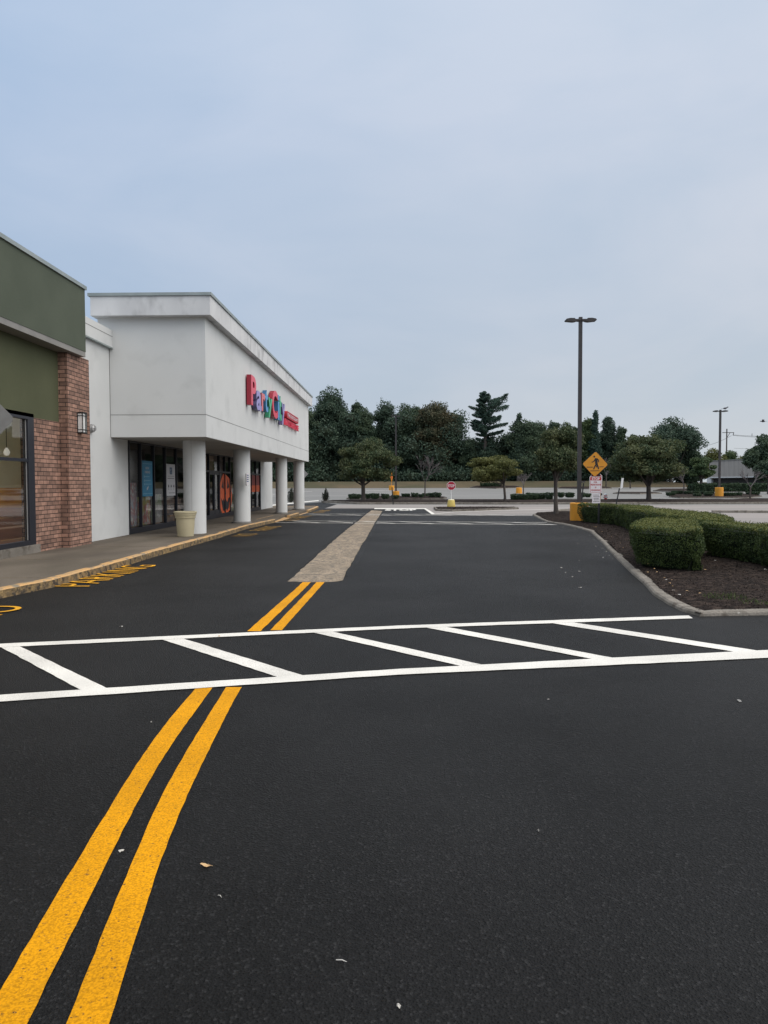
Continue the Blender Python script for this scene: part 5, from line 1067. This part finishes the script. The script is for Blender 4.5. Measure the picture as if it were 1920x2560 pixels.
# upright dark shrubs near the pavement end
def shrub(px, pyb, pyt, hw, label, seed, zb=0.0, n=2600, leaf=.07, Y=None):
    rn = np.random.default_rng(seed); x, y = T(px, pyb, zb); z0 = zt(x, y)+zb; H = at(px, pyt, y)[1]-z0; Wm = hw*y/F; t = thing('upright_shrub', (x, y, z0), label, 'shrub', 'upright shrubs'); st_ = MB(); P = []; D = []
    for i in range(11):
        a_ = rn.uniform(0, 6.28); q = rn.uniform(.1, .8)*Wm; h_ = H*(1-q/Wm*.55)*rn.uniform(.8, 1.0); e = Vector((x+q*math.cos(a_), y+q*math.sin(a_), z0+h_)); s_ = Vector((x, y, z0)); m_ = s_.lerp(e, .4)+Vector((math.cos(a_), math.sin(a_), 0))*q*.5; st_.tube([s_, m_, e], [.02, .014, .005], 5); m = n//11; u = rn.random(m)*.8+.2
        b_ = np.array([(s_*(1-v)**2+m_*2*v*(1-v)+e*v*v)[:] for v in u]); o = rn.normal(0, .13*Wm/.4, (m, 3))*(1.15-u)[:, None]; P.append(b_+o); D.append(o/np.linalg.norm(o, axis=1)[:, None])
    st_.build('stem', M['bark'], t); build_leaves('foliage', leafmesh(np.vstack(P), np.vstack(D), leaf, rn, .5, .8), LF['shrub'], t); return t, x, y, z0
t, x, y, z0 = shrub(813.5, 1253, 1216, 11, 'upright dark shrub in a brown pot beyond the pavement end', 41, .12)
MB().lathe([(.13, -.12), (.17, .16), (.16, .17)], (x, y, z0), 20).build('pot', M['bark'], t)
shrub(728, 1257, 1212, 15, 'upright grey shrub seen between the two farthest columns', 42, .0, 3200)

# clipped hedges
def hedge(poly, z0, z1, label, leafm='hedge', dens=900, leaf=.04, seed=1, group=None, taper=.12, parent=None, name='hedge', rough=.09, ntop=.06):
    rn = np.random.default_rng(seed); n = len(poly); P2 = [Vector(p) for p in poly]; area = sum(a_.x*b_.y-b_.x*a_.y for a_, b_ in zip(P2, P2[1:]+P2[:1]))
    if area < 0: P2 = P2[::-1]
    # smooth the outline
    for _ in range(2): P2 = [q for a_, b_ in zip(P2, P2[1:]+P2[:1]) for q in (a_*.88+b_*.12, a_*.12+b_*.88)]
    n = len(P2); pol = [(p.x, p.y) for p in P2]; el = [(b_-a_).length for a_, b_ in zip(P2, P2[1:]+P2[:1])]; per = sum(el); cx_ = sum(p.x for p in P2)/n; cy_ = sum(p.y for p in P2)/n
    g0 = zt(cx_, cy_); Z0 = g0+z0; Z1 = g0+z1; h_ = z1-z0; t = thing(name, (cx_, cy_, Z0), label, 'hedge', group)
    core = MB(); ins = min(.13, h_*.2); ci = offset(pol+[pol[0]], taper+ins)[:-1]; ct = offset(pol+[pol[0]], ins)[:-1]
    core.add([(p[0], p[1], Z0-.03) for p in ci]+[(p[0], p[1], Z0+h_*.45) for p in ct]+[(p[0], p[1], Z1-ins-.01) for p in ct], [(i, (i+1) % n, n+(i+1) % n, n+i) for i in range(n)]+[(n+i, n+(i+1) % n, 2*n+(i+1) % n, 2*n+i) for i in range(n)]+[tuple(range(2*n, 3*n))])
    ns = int(per*h_*dens); P = []; D = []; el = np.array(el); k = rn.choice(n, ns, p=el/el.sum()); u = rn.random(ns); v = rn.random(ns)
    for kk, uu, vv in zip(k, u, v):
        a_ = P2[kk]; b_ = P2[(kk+1) % n]; p = a_.lerp(b_, uu); tt = (b_-a_).normalized(); nr = Vector((tt.y, -tt.x)); z = Z0+.02+h_*vv; ro = max(0, vv-.92)/.08; inset = taper*max(0, .45-vv)/.45 + .03*ro**2
        nz = noise.noise(Vector((p.x*2.3, p.y*2.3, z*2.3+seed)))*rough + noise.noise(Vector((p.x*8, p.y*8, z*8)))*rough*.5; nz -= rn.random()**2*.09; P.append((p.x+nr.x*(nz-inset), p.y+nr.y*(nz-inset), z)); D.append((nr.x, nr.y, .15+ro))
    xs = [p[0] for p in pol]; ys = [p[1] for p in pol]; nt_ = int(abs(area)/2*dens*1.15)+5; c_ = 0; it = 0
    while c_ < nt_ and it < nt_*12:
        it += 1; q = (rn.uniform(min(xs), max(xs)), rn.uniform(min(ys), max(ys)))
        if inside(q, pol):
            c_ += 1; nz = -rn.random()**2*.06 + noise.noise(Vector((q[0]*1.9, q[1]*1.9, seed)))*ntop + noise.noise(Vector((q[0]*9, q[1]*9, 3)))*ntop*.5; P.append((q[0], q[1], Z1-.01+nz)); D.append((0, 0, 1))
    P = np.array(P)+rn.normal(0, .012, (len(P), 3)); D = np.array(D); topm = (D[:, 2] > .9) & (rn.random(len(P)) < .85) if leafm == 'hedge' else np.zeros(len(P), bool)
    build_leaves('foliage', leafmesh(P[~topm], D[~topm], leaf, rn, .6, .55), LF[leafm], t)
    if topm.any(): build_leaves('skylit_young_growth', leafmesh(P[topm], D[topm], leaf, rn, .6, .4), LF['hedgetop'], t)  # top leaves paler: partly new growth, partly sky light put into their colour
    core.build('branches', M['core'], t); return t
HG = 'clipped hedges on the near island'
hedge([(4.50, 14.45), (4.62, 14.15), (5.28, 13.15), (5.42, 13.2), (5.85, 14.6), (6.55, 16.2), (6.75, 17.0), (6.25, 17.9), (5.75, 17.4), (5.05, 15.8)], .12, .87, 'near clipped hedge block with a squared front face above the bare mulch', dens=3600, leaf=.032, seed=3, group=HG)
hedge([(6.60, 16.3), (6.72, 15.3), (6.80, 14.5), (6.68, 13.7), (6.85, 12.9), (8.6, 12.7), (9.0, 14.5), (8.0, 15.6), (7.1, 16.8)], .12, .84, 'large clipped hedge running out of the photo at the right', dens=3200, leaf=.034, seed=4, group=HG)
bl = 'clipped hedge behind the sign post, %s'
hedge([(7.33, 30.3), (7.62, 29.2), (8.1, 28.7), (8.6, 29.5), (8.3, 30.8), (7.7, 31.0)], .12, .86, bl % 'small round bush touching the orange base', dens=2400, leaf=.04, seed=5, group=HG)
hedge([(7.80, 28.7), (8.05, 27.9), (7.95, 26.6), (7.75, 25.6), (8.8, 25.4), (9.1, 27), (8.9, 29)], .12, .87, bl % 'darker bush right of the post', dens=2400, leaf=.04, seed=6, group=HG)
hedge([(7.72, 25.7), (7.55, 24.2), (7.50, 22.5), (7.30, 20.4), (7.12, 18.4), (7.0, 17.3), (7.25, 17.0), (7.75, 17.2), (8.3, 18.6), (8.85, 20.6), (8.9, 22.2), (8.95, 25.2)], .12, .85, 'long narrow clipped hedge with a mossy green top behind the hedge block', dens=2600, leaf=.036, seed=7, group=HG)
# low box hedges on the islands beyond
BX = 'low clipped bushes on the islands'
def boxrow(L_, label, z=.12, leaf=.09, dens=520, sd=0):
    for i, (a_, b_, yb_, yt, lab) in enumerate(L_):
        x0, y = T(a_, yb_, z); x1 = at(b_, yb_, y)[0]; h_ = at(a_, yt, y)[1]-zt(x0, y)
        dpt = min(1.6, max(.7, (x1-x0)*.45)); hedge([(x0, y+.1), (x0+.15, y), (x1-.15, y), (x1, y+.1), (x1, y+dpt), (x0, y+dpt)], z, h_, lab, 'box', dens, leaf, 300+sd+i, BX, .10, rough=.12, ntop=.10)
boxrow([(870, 901, 1247, 1236, 'leftmost low dark bush of the first island row'), (912, 926, 1246.5, 1235.5, 'low bush just right of the spreading tree trunk'), (926, 948, 1247, 1234.5, 'rounded low bush second right of the spreading tree trunk'),
        (953, 973, 1246.8, 1236, 'square low bush left of the middle lamp post'), (979, 998, 1246.2, 1239, 'low bush in front of the middle lamp base'), (1004, 1025, 1243.6, 1234.5, 'square low bush right of the middle lamp post'),
        (1028, 1046, 1244, 1234, 'low bush left of the bare tree trunk'), (1046, 1060, 1244.6, 1236, 'small low bush touching the bare tree trunk'), (1056, 1071, 1242, 1234, 'low bush just behind the bare tree trunk'), (1072, 1103, 1244.2, 1233, 'rightmost low dark bush of the first island row')], '', sd=0)
boxrow([(1279, 1345, 1251.5, 1236.5, 'long ragged low bush right of the yellow green tree trunk'), (1318, 1338, 1247, 1233, 'rounded low bush behind the ragged one'), (1341, 1366, 1249.5, 1234, 'low bush between the ragged bush and the near tree trunk'), (1366, 1386, 1250.5, 1232.5, 'low bush touching the near tree trunk on its left'),
        (1397, 1412, 1243.5, 1232, 'low bush just right of the near tree trunk'), (1416, 1438, 1243.5, 1233, 'low bush left of the tall lamp post'), (1448, 1464, 1243.5, 1232.5, 'low bush right of the tall lamp post'), (1464, 1480, 1243, 1235, 'low bush just left of the pedestrian sign notices')], '', sd=20)
boxrow([(1669, 1692, 1239.5, 1231.5, 'small low bush at the left end of the second lamp island'), (1682, 1710, 1236, 1228, 'low bush left of the bare tree at the second lamp'), (1714, 1752, 1236.5, 1228.5, 'wide low bush right of the bare tree at the second lamp'), (1738, 1757, 1241.5, 1234.5, 'front low bush between bare tree and second lamp'),
        (1754, 1788, 1236, 1229, 'low bush row just left of the second lamp base'), (1765, 1784, 1241, 1233, 'small front bush beside the second lamp base'), (1809, 1842, 1241, 1232, 'wide low bush right of the second lamp base'), (1845, 1859, 1240, 1232, 'small round bush two right of the second lamp'), (1870, 1902, 1237.5, 1230, 'low bush around the forked bare tree foot')], '', sd=40)
boxrow([(1202, 1255, 1217.5, 1209.5, 'low bush on the far island behind the yellow green tree')], '', leaf=.14, dens=200, sd=60)
x0, y = T(1736, 1229.5); x1 = at(2000, 1229, y)[0]; hedge([(x0, y), (x1, y-1), (x1, y+3), (x0, y+3)], 0, at(1800, 1211, y)[1]-zt(x0, y), 'long dark hedge in front of the grey building', 'box', 160, .2, 370, None, .1, rough=.3, ntop=.25)

# ================================================================ SMALL THINGS LYING ABOUT
def fallen(px, py, s, m, label, name, cat, group=None, seed=0, z=.0, thick=.004):
    rg = random.Random(seed); x, y = G(px, py, z); n = 9; a0 = rg.uniform(0, 6.28); P = []
    for i in range(n): a_ = i*2*math.pi/n; r_ = s*(.5+.5*abs(math.cos(a_))**1.5)*rg.uniform(.75, 1.1)*.5; P.append((x+math.cos(a_)*r_*math.cos(a0)-math.sin(a_)*r_*math.sin(a0), y+math.cos(a_)*r_*math.sin(a0)+math.sin(a_)*r_*math.cos(a0)))
    mb = MB(); mb.add([(x, y, z+.016+thick)]+[(p[0], p[1], z+.010+rg.uniform(0, thick*3)) for p in P], [(0, 1+i, 1+(i+1) % n) for i in range(n)])
    return mb.build(name, m, label=label, cat=cat, group=group)
lt = mat('tan_leaf', (0.62, 0.42, 0.22), (0.42, 0.26, 0.12), scale=40, rough=.7); sc = mat('pale_scrap', (0.55, 0.53, 0.50), (0.42, 0.40, 0.36), scale=30, rough=.7)
lf = fallen(513, 2171, .050, lt, 'tan fallen leaf on the asphalt right of the yellow lines', 'fallen_leaf', 'leaf', seed=2)
x, y = G(520, 2171); MB().tube([(x, y, .02), (x+.010, y+.001, .014), (x+.022, y-.001, .012)], .0009, 5).build('stalk', lt, lf)
def twig(a_, b_, label, m=sc, r=.0016, name='twig'):
    A_ = G(*a_); B_ = G(*b_); MB().tube([(A_[0], A_[1], .012), ((A_[0]+B_[0])/2+.002, (A_[1]+B_[1])/2, .016), (B_[0], B_[1], .012)], [r, r*1.2, r*.5], 5).build(name, m, label=label, cat='twig')
twig((840, 2408), (867, 2413), 'thin pale twig on the asphalt near the bottom of the photo'); twig((545, 2245), (554, 2251), 'short pale twig right below the tan leaf')
fallen(303, 2134, .028, sc, 'white scrap lying between the two yellow lines', 'scrap', 'litter', seed=5); fallen(997, 2526, .022, sc, 'white flower like scrap at the bottom centre of the photo', 'scrap', 'litter', seed=6)
fallen(1345, 2083, .02, mat('grey_leaf', (0.13, 0.125, 0.12), rough=.8), 'dull grey leaf on the right half of the asphalt', 'fallen_leaf', 'leaf', seed=7); fallen(1848, 1756, .06, mat('grey_leaf_pale', (0.22, 0.215, 0.21), rough=.8), 'grey curled leaf near the right edge below the crosswalk', 'fallen_leaf', 'leaf', seed=8)
fallen(1371, 1753, .022, sc, 'bright white fleck on the asphalt below the crosswalk at right', 'scrap', 'litter', seed=9); fallen(303, 1569, .05, sc, 'pale scrap on the asphalt above the far crosswalk line at left', 'scrap', 'litter', seed=10)
fallen(547, 1594, .05, lt, 'small tan leaf lying against the far crosswalk line', 'fallen_leaf', 'leaf', seed=11); fallen(378, 1810, .012, sc, 'tiny pale fleck on the asphalt between line and crosswalk', 'scrap', 'litter', seed=12)
k = 0; GR = 'pale flecks near the island kerb'
for (px, py) in [(1403, 1421), (1448, 1403), (1448, 1430), (1444, 1360), (1474, 1340), (1486, 1351), (1489, 1367), (1495, 1383.5), (1506, 1372), (1515, 1380), (1523, 1390), (1508, 1395), (1450, 1471), (1414, 1433), (1438, 1324), (1408, 1318.5), (1532, 1399), (1431, 1444)]:
    k += 1; fallen(px, py, .05+.02*math.sin(k*2.1), sc, 'small white fleck on the asphalt near the island kerb', 'scrap', 'litter', GR, seed=20+k)
for k, (px, py) in enumerate([(1619, 1432), (1684, 1478), (1698, 1489), (1764, 1426), (1788, 1403), (1913, 1425), (1750, 1485), (1666, 1451), (1847, 1536), (1680, 1452)]):
    fallen(px, py, .05, sc if k % 3 else lt, 'small pale scrap on the dark mulch before the hedge', 'scrap', 'litter', 'pale scraps on the mulch', seed=60+k, z=.16)
rg = random.Random(77)
for k in range(14):                                       # leaves gathered at the island kerb
    q = isl[2+k//2]; fx = Vector(isl[2+k//2]).lerp(Vector(isl[3+k//2]), rg.random()); mb = fallen(960, 1800, .04, lt, 'brown leaf at the inner edge of the island kerb', 'fallen_leaf', 'leaf', 'brown leaves along the kerb', seed=90+k, z=.15); 
    c0 = G(960, 1800, .15); mb.location = (fx.x+.22+rg.uniform(0, .15)-c0[0], fx.y+.05-c0[1], .0)
